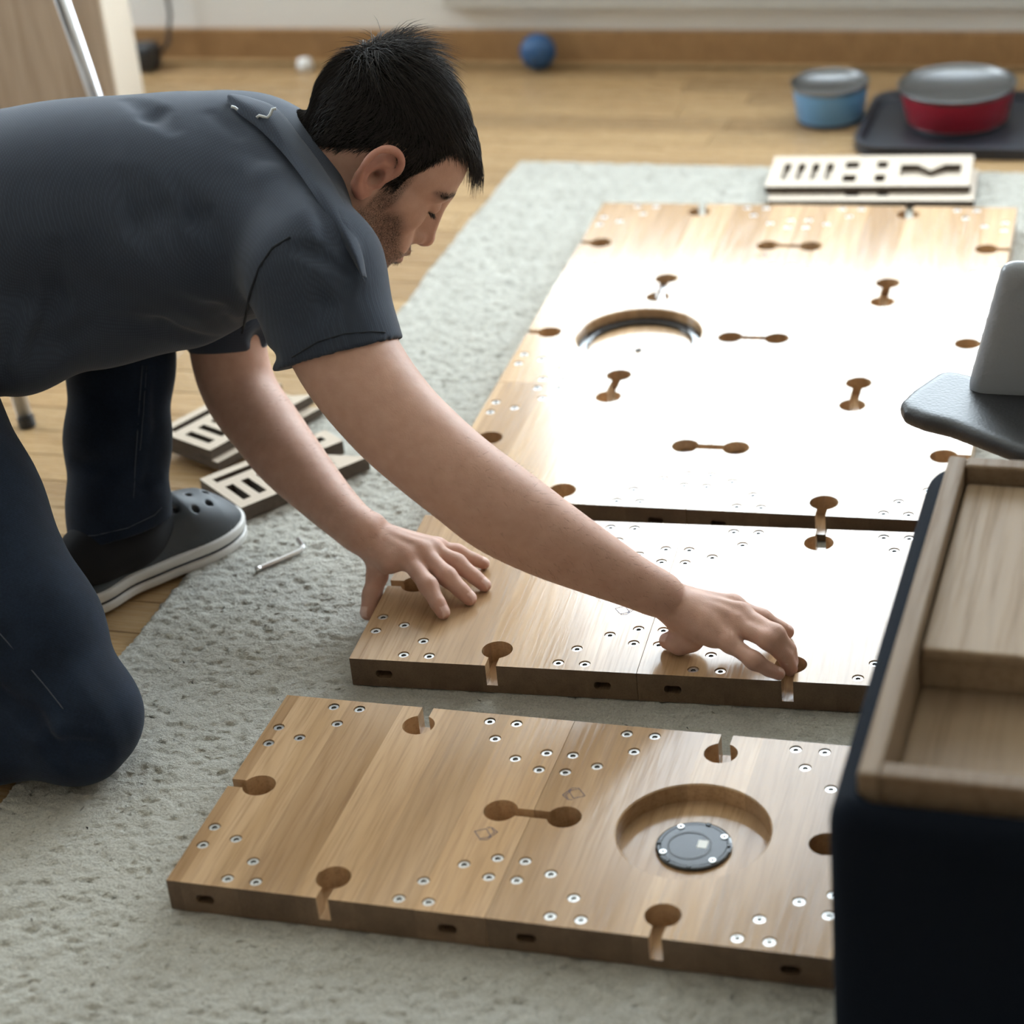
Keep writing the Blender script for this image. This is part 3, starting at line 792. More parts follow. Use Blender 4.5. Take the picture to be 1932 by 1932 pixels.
tw('tray_end', (TX0+.018, TY0, TZ0), (TX1-.018, TY0+.020, TZ1)); tw('tray_end', (TX0+.018, TY1-.020, TZ0), (TX1-.018, TY1, TZ1))
tw('tray_floor', (TX0+.018, TY0+.02, TZ0), (TX1-.018, TY1-.02, TZ0+.008))
tw('tray_lid', (TX0+.020, -.035, TZ1-.030), (TX1-.020, TY1-.022, TZ1-.018))
tw('tray_divider', (TX0+.018, -.030, TZ0+.008), (TX1-.018, -.020, TZ1-.030))

# ------------------------------------------------------------------ leather bag beyond the box
bag = empty('leather_bag', (-.02, 2.32, 0)); BO = np.array([-.02, 2.32, 0]); tag(bag, 'grey leather bag with a dark stiff flap, standing behind the storage box', 'bag')
f_b, lo_, hi_ = rbox((.05, 0, .137), (.265, .13, .125), .03); g = Field().fn(f_b, lo_, hi_)
me, V_, Q_ = g.mesh('bag_body', .006, 1); link('bag_body', me, 'dark_leather', bag)
zf = .272
poly = [(Zp(*q, zf)-BO)[:2] for q in [(1697, 772), (1722, 748), (1772, 714), (1800, 712), (1840, 722), (1990, 765), (2100, 900), (1930, 868), (1790, 814), (1740, 802), (1705, 788)]]
def flap_fn(P):
    d = np.full(len(P), 9.0); ins = np.zeros(len(P), bool); q = P[:, :2]
    for a, b in zip(poly, poly[1:]+poly[:1]):
        e = b-a; w = q-a; t = np.clip((w @ e)/(e @ e), 0, 1); d = np.minimum(d, np.linalg.norm(w-t[:, None]*e, axis=1))
        c = (a[1] <= q[:, 1]) != (b[1] <= q[:, 1]); xx = a[0]+(q[:, 1]-a[1])/(b[1]-a[1]+1e-12)*(b[0]-a[0]); ins ^= c & (q[:, 0] < xx)
    d = np.where(ins, -d, d)+.009; w = np.abs(P[:, 2]-zf)-.011+.009
    return np.minimum(np.maximum(d, w), 0)+np.hypot(np.maximum(d, 0), np.maximum(w, 0))-.009
pl = np.array(poly)
g = Field().fn(flap_fn, [*pl.min(0), zf-.013], [*pl.max(0), zf+.013])
me, V_, Q_ = g.mesh('flap', .004, 2); link('flap', me, 'dark_leather', bag)
g = Field()
bl, tl = Zp(1858, 726, .285)-BO, Zp(1908, 512, .425)-BO
for s_ in np.linspace(0, .36, 46): g.cone(bl+np.array([s_, 0, 0]), tl+np.array([s_*.95, 0, 0]), .018, .012, .004)
me, V_, Q_ = g.mesh('back_panel', .005, 2); link('back_panel', me, 'grey_leather', bag)

# ------------------------------------------------------------------ the man
# joints (photo pixel + camera depth, or pixel + height above the floor)
shR, elR, wrR = W(590, 505, 2.52), W(850, 882, 2.475), W(1250, 1126, 2.545)
shL, elL, wrL = W(425, 290, 2.83), W(450, 745, 2.90), W(684, 1004, 2.75)
chest, pelvis = W(455, 385, 2.70), W(-200, 480, 2.75)
lat = unit(shR-shL); sp = unit(chest-pelvis); back = unit(np.cross(lat, sp)); lat = unit(np.cross(sp, back))
if back[2] < 0: back = -back
E0 = W(698, 302, 2.66)                        # middle between the ear canals
hf, hu, hr = np.array([.593, .308, -.744]), np.array([.637, .387, .667]), np.array([.493, -.869, .033])
def Hd(f, u, r): return E0+(hf*f+hu*u+hr*r)*.001
HA = [hf, hu, hr]
person = empty('person', (float(pelvis[0]), float(pelvis[1]), RUGZ))
tag(person, 'dark-haired man in charcoal polo shirt and jeans, kneeling and reaching over the tiles', 'person')
PO = np.array([pelvis[0], pelvis[1], RUGZ])

def hand(body, wrist, dirn, fingers, thumb, rad, palm_k=.012):
    """palm cones from the wrist to each knuckle, then each finger as its own chain"""
    tips = []
    for nm, js in fingers:
        r0 = {'i': .0118, 'm': .0122, 'r': .0115, 'p': .0102}[nm]*rad
        mid = wrist+(js[0]-wrist)*.25
        body.cone(mid, js[0], .0155*rad, r0*1.03, palm_k)
        up_ = np.array([0, 0, 1.0]); body.cone(mid+(js[0]-mid)*.25+up_*.0135, js[0]+up_*r0*.86, .0030, .0036, .006)
        body.cone(js[0]+up_*.0012, js[0]+(js[0]-mid)*.02+up_*.0012, r0*1.02, r0*1.02, .006)
    for nm, js in fingers:
        r0 = {'i': .0101, 'm': .0103, 'r': .0097, 'p': .0086}[nm]*rad
        g = Field(); rr = [r0*1.13, r0*1.03, r0*.96, r0*.86]
        g.chain(js, rr, .0012)
        g.cone(js[1], js[1]+(js[1]-js[0])*.02, r0*1.03, r0*1.03, .008)   # knuckle
        body.sub(g, .0045); tips.append((nm, js))
    g = Field(); r0 = .0112*rad
    g.chain(thumb, [r0*1.35, r0*1.12, r0*1.0, r0*.86], .006); body.sub(g, .010); tips.append(('t', thumb))
    return tips

body = Field()
# --- head
k1 = .022
body.ell(Hd(-9, 44, 0), HA, (.096, .086, .0765), k1)
body.ell(Hd(38, 42, 0), HA, (.060, .052, .062), k1)
body.ell(Hd(42, -14, 0), HA, (.050, .066, .056), k1)
for s in (-1, 1):
    body.cone(Hd(6, -52, s*50), Hd(72, -98, s*16), .013, .014, .022)
    body.cone(Hd(4, -10, s*58), Hd(6, -52, s*50), .012, .013, .02)
    body.cone(Hd(66, -16, s*42), Hd(40, -8, s*56), .015, .012, .018)
    body.cone(Hd(92, 27, s*9), Hd(76, 27, s*44), .010, .010, .014)
    body.cone(Hd(76, -52, s*26), Hd(62, -72, s*34), .018, .016, .02)
body.ell(Hd(80, -62, 0), HA, (.023, .032, .030), .02)
body.cone(Hd(84, -99, -6), Hd(84, -99, 6), .0155, .0155, .016)
for s in (-1, 1): body.ell(Hd(97, 8, s*33), HA, (.012, .0125, .018), .010, 's')
for s in (-1, 1): body.ell(Hd(80, 9, s*30), HA, (.0135, .0125, .0145), .004)
body.cone(Hd(90, 22, 0), Hd(97, -30, 0), .0105, .0155, .012)
body.cone(Hd(97, 20, 0), Hd(114, -26, 0), .0068, .0085, .010)
body.cone(Hd(116, -31, 0), Hd(113, -33, 0), .0092, .0092, .006)
for s in (-1, 1):
    body.cone(Hd(104, -34, s*11.5), Hd(98, -35, s*15), .0072, .0066, .006)
    body.cone(Hd(110, -42, s*6.5), Hd(105, -42, s*8.5), .0030, .0034, .003, 's')
    body.cone(Hd(106.5, -57, s*3), Hd(90, -63, s*24), .0055, .0045, .006)
    body.cone(Hd(104, -70, s*1), Hd(90, -66, s*21), .0062, .0045, .006)
    body.cone(Hd(112, -64, 0), Hd(93, -65, s*26), .0016, .0012, .003, 's')
def spline(P, rad, n=5):
    A = np.hstack([np.array(P), np.array(rad)[:, None]]); m = len(A)
    t = np.linspace(0, m-1, (m-1)*n+1); i = np.clip(t.astype(int), 0, m-2); u = (t-i)[:, None]
    E = np.vstack([2*A[0]-A[1], A, 2*A[-1]-A[-2]]); p0, p1, p2, p3 = E[i], E[i+1], E[i+2], E[i+3]
    C_ = .5*((2*p1)+(-p0+p2)*u+(2*p0-5*p1+4*p2-p3)*u*u+(-p0+3*p1-3*p2+p3)*u**3)
    return list(C_[:, :3]), list(C_[:, 3])
# ears
for s in (-1, 1):
    def Er(f, u, r=0): return Hd(f, u, s*(75+r))
    g = Field()
    g.ell(Er(-12, 2, 3), [hf*.93+hu*-.2, hu*.95+hf*.25, hr], (.017, .029, .0055), .004)
    hel = [(5, 6, 3), (8, 20, 6), (2, 32, 9), (-11, 37, 12), (-23, 32, 14), (-30, 18, 15), (-29, 2, 14), (-24, -12, 11), (-16, -24, 7)]
    hp, hr_ = spline([Er(*q) for q in hel], [.0036, .0040, .0045, .0046, .0046, .0044, .0042, .0040, .0046]); g.chain(hp, hr_, .0015)
    g.cone(Er(-17, -23, 5), Er(-8, -27, 3), .0062, .0058, .006)
    g.cone(Er(-8, -27, 3), Er(-1, -20, 1), .0055, .0045, .006)
    g.chain([Er(*q) for q in [(-4, 21, 6), (-14, 18, 8), (-19, 6, 8), (-18, -8, 7), (-11, -15, 6)]], [.0028, .0032, .0034, .0034, .003], .004)
    g.cone(Er(1, -6, 4), Er(2, 3, 4), .0042, .0042, .004)
    g.ell(Er(-7, -1, 9), [hf, hu, hr], (.0085, .0125, .0125), .003, 's')
    g.ell(Er(-23, 12, 14), [hf, hu, hr], (.0045, .017, .006), .003, 's'); g.ell(Er(-6, 27, 11), [hf, hu, hr], (.008, .0045, .0055), .003, 's')
    body.sub(g, .006)
    body.cone(Er(-6, 0, 2), Er(-6, 0, -14), .004, .004, .003, 's')
# --- neck and trunk core (under the shirt)
nb_ = W(520, 330, 2.70)
body.cone(Hd(-22, -25, 0), nb_, .054, .064, .03)
body.cone(Hd(10, -40, 0), W(560, 395, 2.68), .050, .058, .03)
body.cone(nb_, chest, .075, .10, .03)
body.cone(chest, shR+(chest-shR)*.1, .085, .055, .03); body.cone(chest, shL+(chest-shL)*.1, .085, .055, .03)
body.cone(chest, pelvis, .10, .10, .04)
# --- right arm (near): deltoid to wrist
aR = [(590, 520, 2.52), (655, 672, 2.503), (730, 776, 2.487), (800, 845, 2.478), (872, 905, 2.474), (945, 960, 2.482), (1030, 1012, 2.497), (1120, 1060, 2.517), (1195, 1098, 2.533), (1246, 1122, 2.543)]
rR = [.062, .0565, .0520, .0495, .0480, .0485, .0430, .0345, .0272, .0245]
aL = [(420, 300, 2.84), (418, 470, 2.87), (428, 640, 2.89), (452, 735, 2.898), (505, 812, 2.872), (548, 868, 2.842), (612, 938, 2.80), (660, 985, 2.765), (684, 1004, 2.752)]
rL = [.060, .052, .0475, .0455, .0430, .0400, .0315, .0262, .0255]
def dense(pts, rad, n=5):
    P = np.array([W(*q) for q in pts]); R_ = np.array(rad)[:, None]; A = np.hstack([P, R_]); m = len(A)
    t = np.linspace(0, m-1, (m-1)*n+1); i = np.clip(t.astype(int), 0, m-2); u = (t-i)[:, None]
    E = np.vstack([2*A[0]-A[1], A, 2*A[-1]-A[-2]]); p0, p1, p2, p3 = E[i], E[i+1], E[i+2], E[i+3]
    C_ = .5*((2*p1)+(-p0+p2)*u+(2*p0-5*p1+4*p2-p3)*u*u+(-p0+3*p1-3*p2+p3)*u**3)
    return list(C_[:, :3]), list(C_[:, 3]+.0012)
body.chain(*dense(aR, rR), .003)
body.chain(*dense(aL, rL), .003)
# olecranon and wrist bones
body.cone(W(1262, 1108, 2.548), W(1268, 1112, 2.549), .0085, .0085, .010)
body.cone(W(712, 985, 2.755), W(716, 988, 2.755), .008, .008, .010)
def J(x, y, z): return Zp(x, y, ZT+z)
TIPS = []
wl = J(686, 1010, .048)
TIPS += hand(body, wl, None, [
    ('i', [J(773, 1058, .040), J(808, 1105, .030), J(826, 1138, .017), J(836, 1155, .0085)]),
    ('m', [J(798, 1043, .044), J(843, 1087, .030), J(870, 1114, .017), J(886, 1129, .0085)]),
    ('r', [J(815, 1037, .041), J(862, 1062, .028), J(895, 1088, .016), J(914, 1104, .0080)]),
    ('p', [J(826, 1033, .034), J(862, 1042, .024), J(893, 1055, .015), J(913, 1063, .0075)])],
    [J(712, 1040, .036), J(712, 1085, .014), J(702, 1122, -.004), J(694, 1156, -.020)], 1.0)
body.cone(wl, J(735, 1058, .038), .020, .016, .012)
wr = J(1252, 1132, .052)
TIPS += hand(body, wr, None, [
    ('p', [J(1378, 1214, .036), J(1422, 1246, .029), J(1450, 1263, .016), J(1469, 1271, .0085)]),
    ('r', [J(1392, 1180, .047), J(1449, 1207, .046), J(1481, 1238, .021), J(1491, 1262, .002)]),
    ('m', [J(1398, 1160, .051), J(1461, 1197, .047), J(1486, 1226, .022), J(1492, 1248, .004)]),
    ('i', [J(1382, 1144, .045), J(1436, 1168, .031), J(1466, 1184, .017), J(1484, 1192, .0085)])],
    [J(1300, 1176, .030), J(1304, 1208, .017), J(1282, 1216, .013), J(1259, 1209, .011)], 1.0)
body.cone(wr, J(1330, 1178, .044), .021, .017, .014)
body.cone(J(1285, 1160, .036), J(1350, 1196, .034), .016, .014, .014)
bme, BV, BQ = body.mesh('body', .0019, 1)

# --- skin colouring: what the skin itself is like (stubble, lips, brows, hair roots, nails)
def ss(x, a, b): t = np.clip((x-a)/(b-a), 0, 1); return t*t*(3-2*t)
def head_local(V): q = (V-E0)*1000; return q @ hf, q @ hu, q @ hr
f_, u_, r_ = head_local(BV); ar = np.abs(r_)
near = np.linalg.norm(BV-E0, axis=1) < .22
tint = np.tile(np.array([.50, .305, .235]), (len(BV), 1))
def blend(w, c):
    global tint
    tint = tint*(1-w[:, None])+np.array(c)*w[:, None]
ear = near & (ar > 71) & (f_ < 14) & (f_ > -40) & (u_ > -34) & (u_ < 42)
blend(ear*.55*ss(ar, 71, 84), (.50, .20, .15))
lips = near*np.exp(-(((u_+65)/6.5)**2))*(ar < 24)*(f_ > 92)
blend(lips*.6, (.40, .16, .13))
blend(near*np.exp(-((f_-118)**2+(u_+32)**2+r_**2)/260)*.35, (.50, .22, .17))
for nm, js in TIPS:
    d = np.linalg.norm(BV-js[-1], axis=1); blend(np.exp(-(d/.011)**2)*.45, (.47, .20, .16))
    for jn in js[:2]:
        d = np.linalg.norm(BV-jn, axis=1); blend(np.exp(-(d/.010)**2)*.28, (.44, .19, .15))
# beard: jaw, chin, moustache; cheeks stay clear
jaw = ss(-u_ + .42*(f_-20), 22, 44)*(f_ > -8)*ss(f_, -8, 10)
clear = 1-ss(f_-(-u_)*.9, 26, 48)*(u_ > -56)
mou = np.exp(-(((u_+50)/8)**2))*(ar < 30)*(f_ > 84)
beard = near*np.clip(jaw*np.clip(clear+ss(-u_, 58, 70), 0, 1)*(1-lips)+mou*.8, 0, 1)
neckfade = 1-ss(-u_, 108, 135); beard *= np.where(f_ < 60, neckfade, 1)
side = near & (ar > 50)
sideburn = side*ss(f_, 6, 12)*(1-ss(f_, 30, 38))*ss(-u_, -40, -10)*(1-ss(-u_, 30, 50))
beard = np.clip(np.maximum(beard, sideburn*.95), 0, 1)
# hair line: forehead edge, temple, sideburn, around the ear, nape
def hair_mask(f, u, a):
    front = u-(58+.22*np.maximum(a-30, 0)) - np.maximum(0, (f-62))*.15   # top of the forehead
    temple = np.where(f > 58, front, u-(20+(f-22)*.98))
    around = np.where(f < 12, u-(34-(12-f)*.02), temple)
    behind = u-(26+(f+22)*1.05)                                # slopes down to the nape behind the ear
    m = np.where(f > 50, u-76, np.where(f > 26, u-(12+(f-24)*2.45), np.where(f > 8, u-(-4), np.where(f > -24, u-38, behind))))
    return m
hm = hair_mask(f_, u_, ar)
root = near & (hm > 0) & (u_ > -62)
root &= ~((ar > 76) & (f_ < 14) & (f_ > -42) & (u_ < 46))
# the front outline of the body mesh below the collar must not count as scalp
root &= ~((f_ < -30) & (u_ < -58))
earm = (ar > 76) & (f_ < 14) & (f_ > -42) & (u_ < 46)
hairw = near*ss(hm, -1, 5)*(u_ > -62)*(~earm)
brow = near*np.exp(-(((u_-(33-.4*np.maximum(ar-42, 0)))/4.6)**2))*ss(ar, 7, 12)*(1-ss(ar, 54, 60))*(f_ > 50)
hairw = np.clip(np.maximum(hairw, brow*.9), 0, 1)
lash = near*np.exp(-(((u_-1.5)/1.6)**2))*((ar > 18) & (ar < 44) & (f_ > 78))
hairw = np.clip(np.maximum(hairw, lash*.7), 0, 1)
def nail(js, up):
    global tint
    t = unit(js[-1]-js[-2]); upn = unit(up-t*(up @ t)); c = js[-1]+t*.001+upn*.0062; sd = np.cross(t, upn)
    q = BV-c; w = 1-ss(np.maximum(np.abs(q @ t)/.0062, np.abs(q @ sd)/.0052), .85, 1.05)
    w *= (np.abs(q @ upn) < .006)
    tint = tint*(1-w[:, None]*.9)+np.array([.70, .50, .44])*w[:, None]*.9
for nm, js in TIPS: nail(js, np.array([0, 0, 1.0]) if nm != 't' else np.array([-.3, -.5, .8]))
ca = bme.color_attributes.new('tint', 'FLOAT_COLOR', 'POINT'); ca.data.foreach_set('color', np.c_[tint, np.ones(len(BV))].astype(np.float32).ravel())
cb = bme.color_attributes.new('mask', 'FLOAT_COLOR', 'POINT'); cb.data.foreach_set('color', np.c_[beard, hairw, np.zeros(len(BV)), np.ones(len(BV))].astype(np.float32).ravel())
def place(name, me, m, parent=person): 
    co = np.empty(len(me.vertices)*3, np.float32); me.vertices.foreach_get('co', co); co = co.reshape(-1, 3)-PO.astype(np.float32)
    me.vertices.foreach_set('co', co.ravel()); me.update(); return link(name, me, m, parent)
place('body', bme, 'skin')
# --- polo shirt
shirt = Field()
AX = [sp, lat, back]
shirt.ell(W(412, 402, 2.69), AX, (.145, .176, .122), .05)
shirt.ell(W(240, 402, 2.70), AX, (.175, .160, .128), .06)
shirt.ell(W(40, 425, 2.72), AX, (.18, .160, .132), .06)
shirt.ell(W(-180, 465, 2.74), AX, (.17, .170, .140), .06)
shirt.cone(W(470, 345, 2.69), shR, .092, .072, .04)
shirt.cone(W(450, 348, 2.72), shL, .078, .070, .04)
shirt.cone(W(560, 365, 2.66), W(495, 320, 2.72), .068, .068, .04)
slv_dir = unit(W(655, 672, 2.505)-shR)
shirt.cone(shR+slv_dir*.01, W(662, 700, 2.503), .073, .0655, .03)
shirt.cone(W(585, 610, 2.515), W(575, 680, 2.512), .038, .034, .03)
shirt.chain([shL, W(418, 470, 2.87), W(425, 600, 2.885)], [.07, .066, .063], .03)
shirt.chain([W(30, 610, 2.66), W(180, 590, 2.66), W(340, 575, 2.68)], [.055, .052, .045], .05)
shirt.chain([W(-140, 640, 2.66), W(10, 640, 2.65), W(40, 650, 2.65)], [.075, .052, .045], .05)
# folds, laid along the cloth
def fold(pts, r, depth, k=.012, op='s'):
    P = []
    for x, y in pts:
        p = shirt.first(x, y)
        if p is not None: P.append(p+shirt.grad(p)*(r-depth if op == 's' else -(r-depth)))
    if len(P) > 1: shirt_f.append((P, r, k, op))
shirt_f = []
fold([(10, 560), (18, 640), (5, 720)], .016, .007)
fold([(108, 470), (105, 560), (75, 640), (40, 690)], .018, .009)
fold([(60, 700), (110, 650), (160, 615)], .016, .006)
fold([(55, 600), (30, 690)], .012, .005, op='u')
fold([(225, 330), (262, 420), (295, 480)], .022, .009)
fold([(262, 330), (300, 400), (340, 470)], .018, .006)
fold([(330, 340), (370, 410), (410, 460)], .018, .005)
fold([(245, 190), (290, 215), (325, 245)], .016, .006)
fold([(330, 560), (400, 590), (450, 620)], .016, .005)
fold([(200, 600), (300, 615), (400, 640)], .014, .004)
fold([(60, 470), (45, 560), (40, 640)], .016, .004)
fold([(365, 165), (400, 215), (450, 255)], .014, .004)
fold([(560, 470), (600, 476), (650, 510)], .010, .005)
fold([(470, 600), (490, 640), (520, 675)], .012, .006)
fold([(640, 420), (655, 470), (680, 520)], .012, .004, op='u')
fold([(590, 370), (625, 440), (672, 515)], .014, .004)
fold([(440, 300), (500, 330), (560, 400)], .02, .003, op='u')
fold([(600, 540), (610, 575), (604, 600)], .012, .003)
for P, r, k, op in shirt_f: shirt.chain(P, [r*.5]+[r]*(len(P)-2)+[r*.5], k, op)
# sleeve hem and hollow
hemc = W(646, 668, 2.505); hemn = camv(.25, .965, .05)
shirt.cut(hemc, hemn, .096)
shirt.cone(W(645, 655, 2.505), W(672, 725, 2.503), .0600, .0605, .004, 's')
shirt0 = Field(); shirt0.p = list(shirt.p)
# neck opening
shirt.cone(W(560, 320, 2.70), Hd(15, -45, 0), .060, .066, .01, 's')
sme, SV, SQ = shirt.mesh('polo_shirt', .0032, 1)
so = place('polo_shirt', sme, 'shirt_knit')

def drape(field, pts, lift=.0006, n=6):
    """photo polyline dropped onto a field's surface, resampled"""
    out = []
    for a, b in zip(pts, pts[1:]):
        for i in range(n):
            x, y = a[0]+(b[0]-a[0])*i/n, a[1]+(b[1]-a[1])*i/n; p = field.first(x, y)
            if p is not None: out.append(p+field.grad(p)*lift)
    return out
def seam(field, pts, name, m, parent, r=.0011, n=6):
    P = drape(field, pts, .0010, n)
    if len(P) > 2: MB().tube([p-PO for p in P], r, 6).build(name, m, parent, sm=True)
seam(shirt, [(548, 448), (515, 468), (490, 505), (474, 550), (462, 600), (455, 635)], 'sleeve_seam', 'shirt_seam', so, .0016)
seam(shirt, [(552, 674), (600, 645), (650, 630), (700, 626), (731, 628)], 'hem_stitching', 'shirt_seam', so, .0010)
# collar: a folded band from the nape round the near side to the throat
inner = [(446, 178), (474, 184), (522, 204), (566, 258), (606, 312), (640, 368), (664, 425), (682, 478), (690, 522)]
outer = [(428, 190), (448, 212), (488, 243), (530, 285), (566, 330), (603, 385), (640, 445), (668, 495), (687, 530)]
def on_cloth(pts, lift, toneck):
    out = []; last = None
    for x, y in pts:
        p = shirt0.first(x, y) if shirt0 else None
        if p is None: p = W(x, y, last if last else 2.66)
        last = float((p-CPOS) @ CAM[2]); D = last-lift
        out.append((x, y, D))
    for _ in range(2): out = [out[0]]+[(b[0], b[1], (a[2]+2*b[2]+c[2])/4) for a, b, c in zip(out, out[1:], out[2:])]+[out[-1]]
    return out
inner = on_cloth(inner, .016, 1); outer = on_cloth(outer, .010, 0)
def loft(A, B, th, rows=9, up=None):
    from itertools import product
    A = [W(*q) for q in A]; B = [W(*q) for q in B]
    def res(P, n=48):
        P = np.array(P); t = np.linspace(0, len(P)-1, n); i = np.clip(t.astype(int), 0, len(P)-2); u = (t-i)[:, None]
        Pm = np.vstack([2*P[0]-P[1], P, 2*P[-1]-P[-2]]); p0, p1, p2, p3 = Pm[i], Pm[i+1], Pm[i+2], Pm[i+3]
        return .5*((2*p1)+(-p0+p2)*u+(2*p0-5*p1+4*p2-p3)*u*u+(-p0+3*p1-3*p2+p3)*u**3)
    a, b = res(A), res(B); n = len(a); V = []; Fc = []
    cen = chest
    for side in (0, 1):
        for j in range(rows):
            t = j/(rows-1); m = a*(1-t)+b*t
            out = np.array([unit(camv(-.25, -.15, -1.0))]*n)
            bulge = .011*math.sin(math.pi*min(1, t*1.05))
            V += list(m+out*(bulge-(th if side else 0))-PO)
    for side in (0, 1):
        o = side*rows*n
        for j in range(rows-1):
            for i in range(n-1):
                q = (o+j*n+i, o+j*n+i+1, o+(j+1)*n+i+1, o+(j+1)*n+i); Fc.append(q if side else q[::-1])
    rn = rows*n
    for i in range(n-1):
        Fc.append((i, i+1, rn+i+1, rn+i)); k = (rows-1)*n; Fc.append((k+i+1, k+i, rn+k+i, rn+k+i+1))
    for j in range(rows-1):
        Fc.append((j*n, rn+j*n, rn+(j+1)*n, (j+1)*n)); e = n-1; Fc.append((j*n+e, (j+1)*n+e, rn+(j+1)*n+e, rn+j*n+e))
    return pyd('collar', V, Fc), a, b
cme, ca_, cb_ = loft(inner, outer, .004)
co_ = link('collar', smooth(cme), 'shirt_knit', so)
DC = inner[2][2]-.030
def tubepx(name, pts, r, m, parent): MB().tube([W(*q)-PO for q in pts], r, 6).build(name, m, parent, sm=True)
tubepx('collar_piping', [(521, 205, DC), (514, 206, DC), (510, 216, DC), (504, 222, DC), (496, 220, DC), (489, 218, DC), (484, 222, DC)], .0019, 'piping_white', co_)
tubepx('collar_piping', [(436, 201, DC+.01), (443, 203, DC+.01), (448, 207, DC+.01)], .0018, 'piping_white', co_)

# --- jeans
jeans = Field()
kneeR = Zp(142, 1362, .0745)
jeans.chain([pelvis, W(-240, 640, 2.66), W(-75, 960, 2.575), W(60, 1190, 2.53), kneeR], [.13, .11, .088, .074, .0645], .03)
jeans.cone(kneeR, Zp(170, 1345, .075), .062, .055, .03)
jeans.chain([kneeR, Zp(-20, 1372, .068), Zp(-330, 1372, .060)], [.060, .062, .055], .012)
legL = [(222, 1080, 2.870), (224, 960, 2.870), (222, 830, 2.878), (228, 690, 2.89), (236, 540, 2.91), (245, 450, 2.92)]
jeans.chain([W(*q) for q in legL], [.060, .0615, .0635, .0645, .070, .076], .02)
jeans.cone(W(245, 450, 2.92), W(-160, 430, 2.86), .08, .11, .03)
jf = []
def jfold(pts, r, depth, k=.010, op='s'):
    P = []
    for x, y in pts:
        p = jeans.first(x, y, 2.2, 3.2)
        if p is not None: P.append(p+jeans.grad(p)*(r-depth if op == 's' else -(r-depth)))
    if len(P) > 1: jf.append((P, r, k, op))
jfold([(0, 1308), (60, 1360), (100, 1390)], .014, .010)
jfold([(95, 1385), (150, 1398), (205, 1420)], .010, .006)
jfold([(100, 1400), (150, 1425)], .008, .005)
jfold([(92, 1395), (120, 1445)], .009, .006)
jfold([(115, 1375), (170, 1385)], .010, .004, op='u')
jfold([(135, 870), (180, 880), (240, 868)], .012, .003)
jfold([(300, 905), (270, 915), (230, 930)], .010, .003)
jfold([(280, 700), (272, 800), (262, 900)], .008, .002, op='u')
for P, r, k, op in jf: jeans.chain(P, [r*.5]+[r]*(len(P)-2)+[r*.4] if len(P) > 2 else [r, r*.5], k, op)
jeans.cut(W(220, 1006, 2.87), camv(.255, .94, .2), .11)
jeans.cone(W(224, 985, 2.87), W(222, 1120, 2.87), .0535, .0535, .004, 's')
jme, JV, JQ = jeans.mesh('jeans', .0034, 1)
jo = place('jeans', jme, 'denim')
seam(jeans, [(0, 1195), (40, 1240), (90, 1300), (125, 1345)], 'stitching', 'denim_thread', jo, .0007, 8)
seam(jeans, [(268, 690), (262, 780), (256, 860), (250, 960)], 'stitching', 'denim_thread', jo, .0007, 8)
seam(jeans, [(276, 690), (270, 780), (263, 860)], 'stitching', 'denim_thread', jo, .0006, 8)
seam(jeans, [(135, 1012), (180, 1010), (240, 996), (290, 972), (306, 955)], 'hem_stitching', 'denim_thread', jo, .0007, 8)

# --- left clog and sock
fd = unit(np.array([.478, .878, 0])); fl_ = np.array([-fd[1], fd[0], 0]); fu = np.array([0, 0, 1.0])
heel = np.array([-1.376, 2.112, .006])        # rear end of the sole on the floor
def Ft(x, y, z): return heel+fd*x+fl_*y+fu*z
def flocal(P): q = P-heel; return q @ fd, q @ fl_, q[:, 2]
def outline(x, y):
    def c(cx, cy, r): return np.hypot(x-cx, y-cy)-r
    def sm(a, b, k): h = np.maximum(k-np.abs(a-b), 0)/k; return np.minimum(a, b)-h*h*k*.25
    return sm(sm(sm(c(.042, .0, .040), c(.12, .002, .036), .06), c(.195, .002, .050), .06), c(.232, .003, .050), .03)
FOOT = None
def sole_fn(z0, z1, off, rnd=.003):
    def f(P):
        x, y, z = flocal(P); d = outline(x, y)-off+rnd; w = np.abs(z-(z0+z1)/2)-(z1-z0)/2+rnd
        return np.minimum(np.maximum(d, w), 0)+np.hypot(np.maximum(d, 0), np.maximum(w, 0))-rnd
    return f
flo = np.array([heel[0]-.16, heel[1]-.10, -.01]); fhi = np.array([heel[0]+.30, heel[1]+.36, .20])
clog = empty('clog', (0, 0, 0)); clog.parent = person
def fmesh(name, fld, h, m, parent): me, V, Q = fld.mesh(name, h, 1); return place(name, me, m, parent)
fmesh('sole', Field().fn(sole_fn(.0, .0125, .003), flo, fhi), .0022, 'sole_white', clog)
fmesh('sole_stripe', Field().fn(sole_fn(.0115, .0165, .0015), flo, fhi), .0018, 'sole_stripe', clog)
fmesh('sole_rim', Field().fn(sole_fn(.0152, .029, .003), flo, fhi), .0022, 'sole_white', clog)
up = Field()
def upper(P):
    x, y, z = flocal(P)
    d = outline(x, y)+.001
    top = np.interp(x, [0, .03, .10, .15, .19, .235, .27, .30], [.030, .042, .052, .090, .088, .074, .054, .03])
    ws = np.clip(1-(np.maximum(0, -d-0)/.052), 0, 1)
    dome = z-(.026+(top-.026)*np.sqrt(np.clip(1-ws**2.2, 0, 1)))
    return np.maximum(np.maximum(d, dome*.75), .02-z)
up.fn(upper, flo, fhi, .004)
up.cone(Ft(.06, 0, .075), Ft(.125, 0, .095), .040, .038, .01, 's')
up.cone(Ft(.03, 0, .06), Ft(.08, 0, .07), .034, .036, .01, 's')
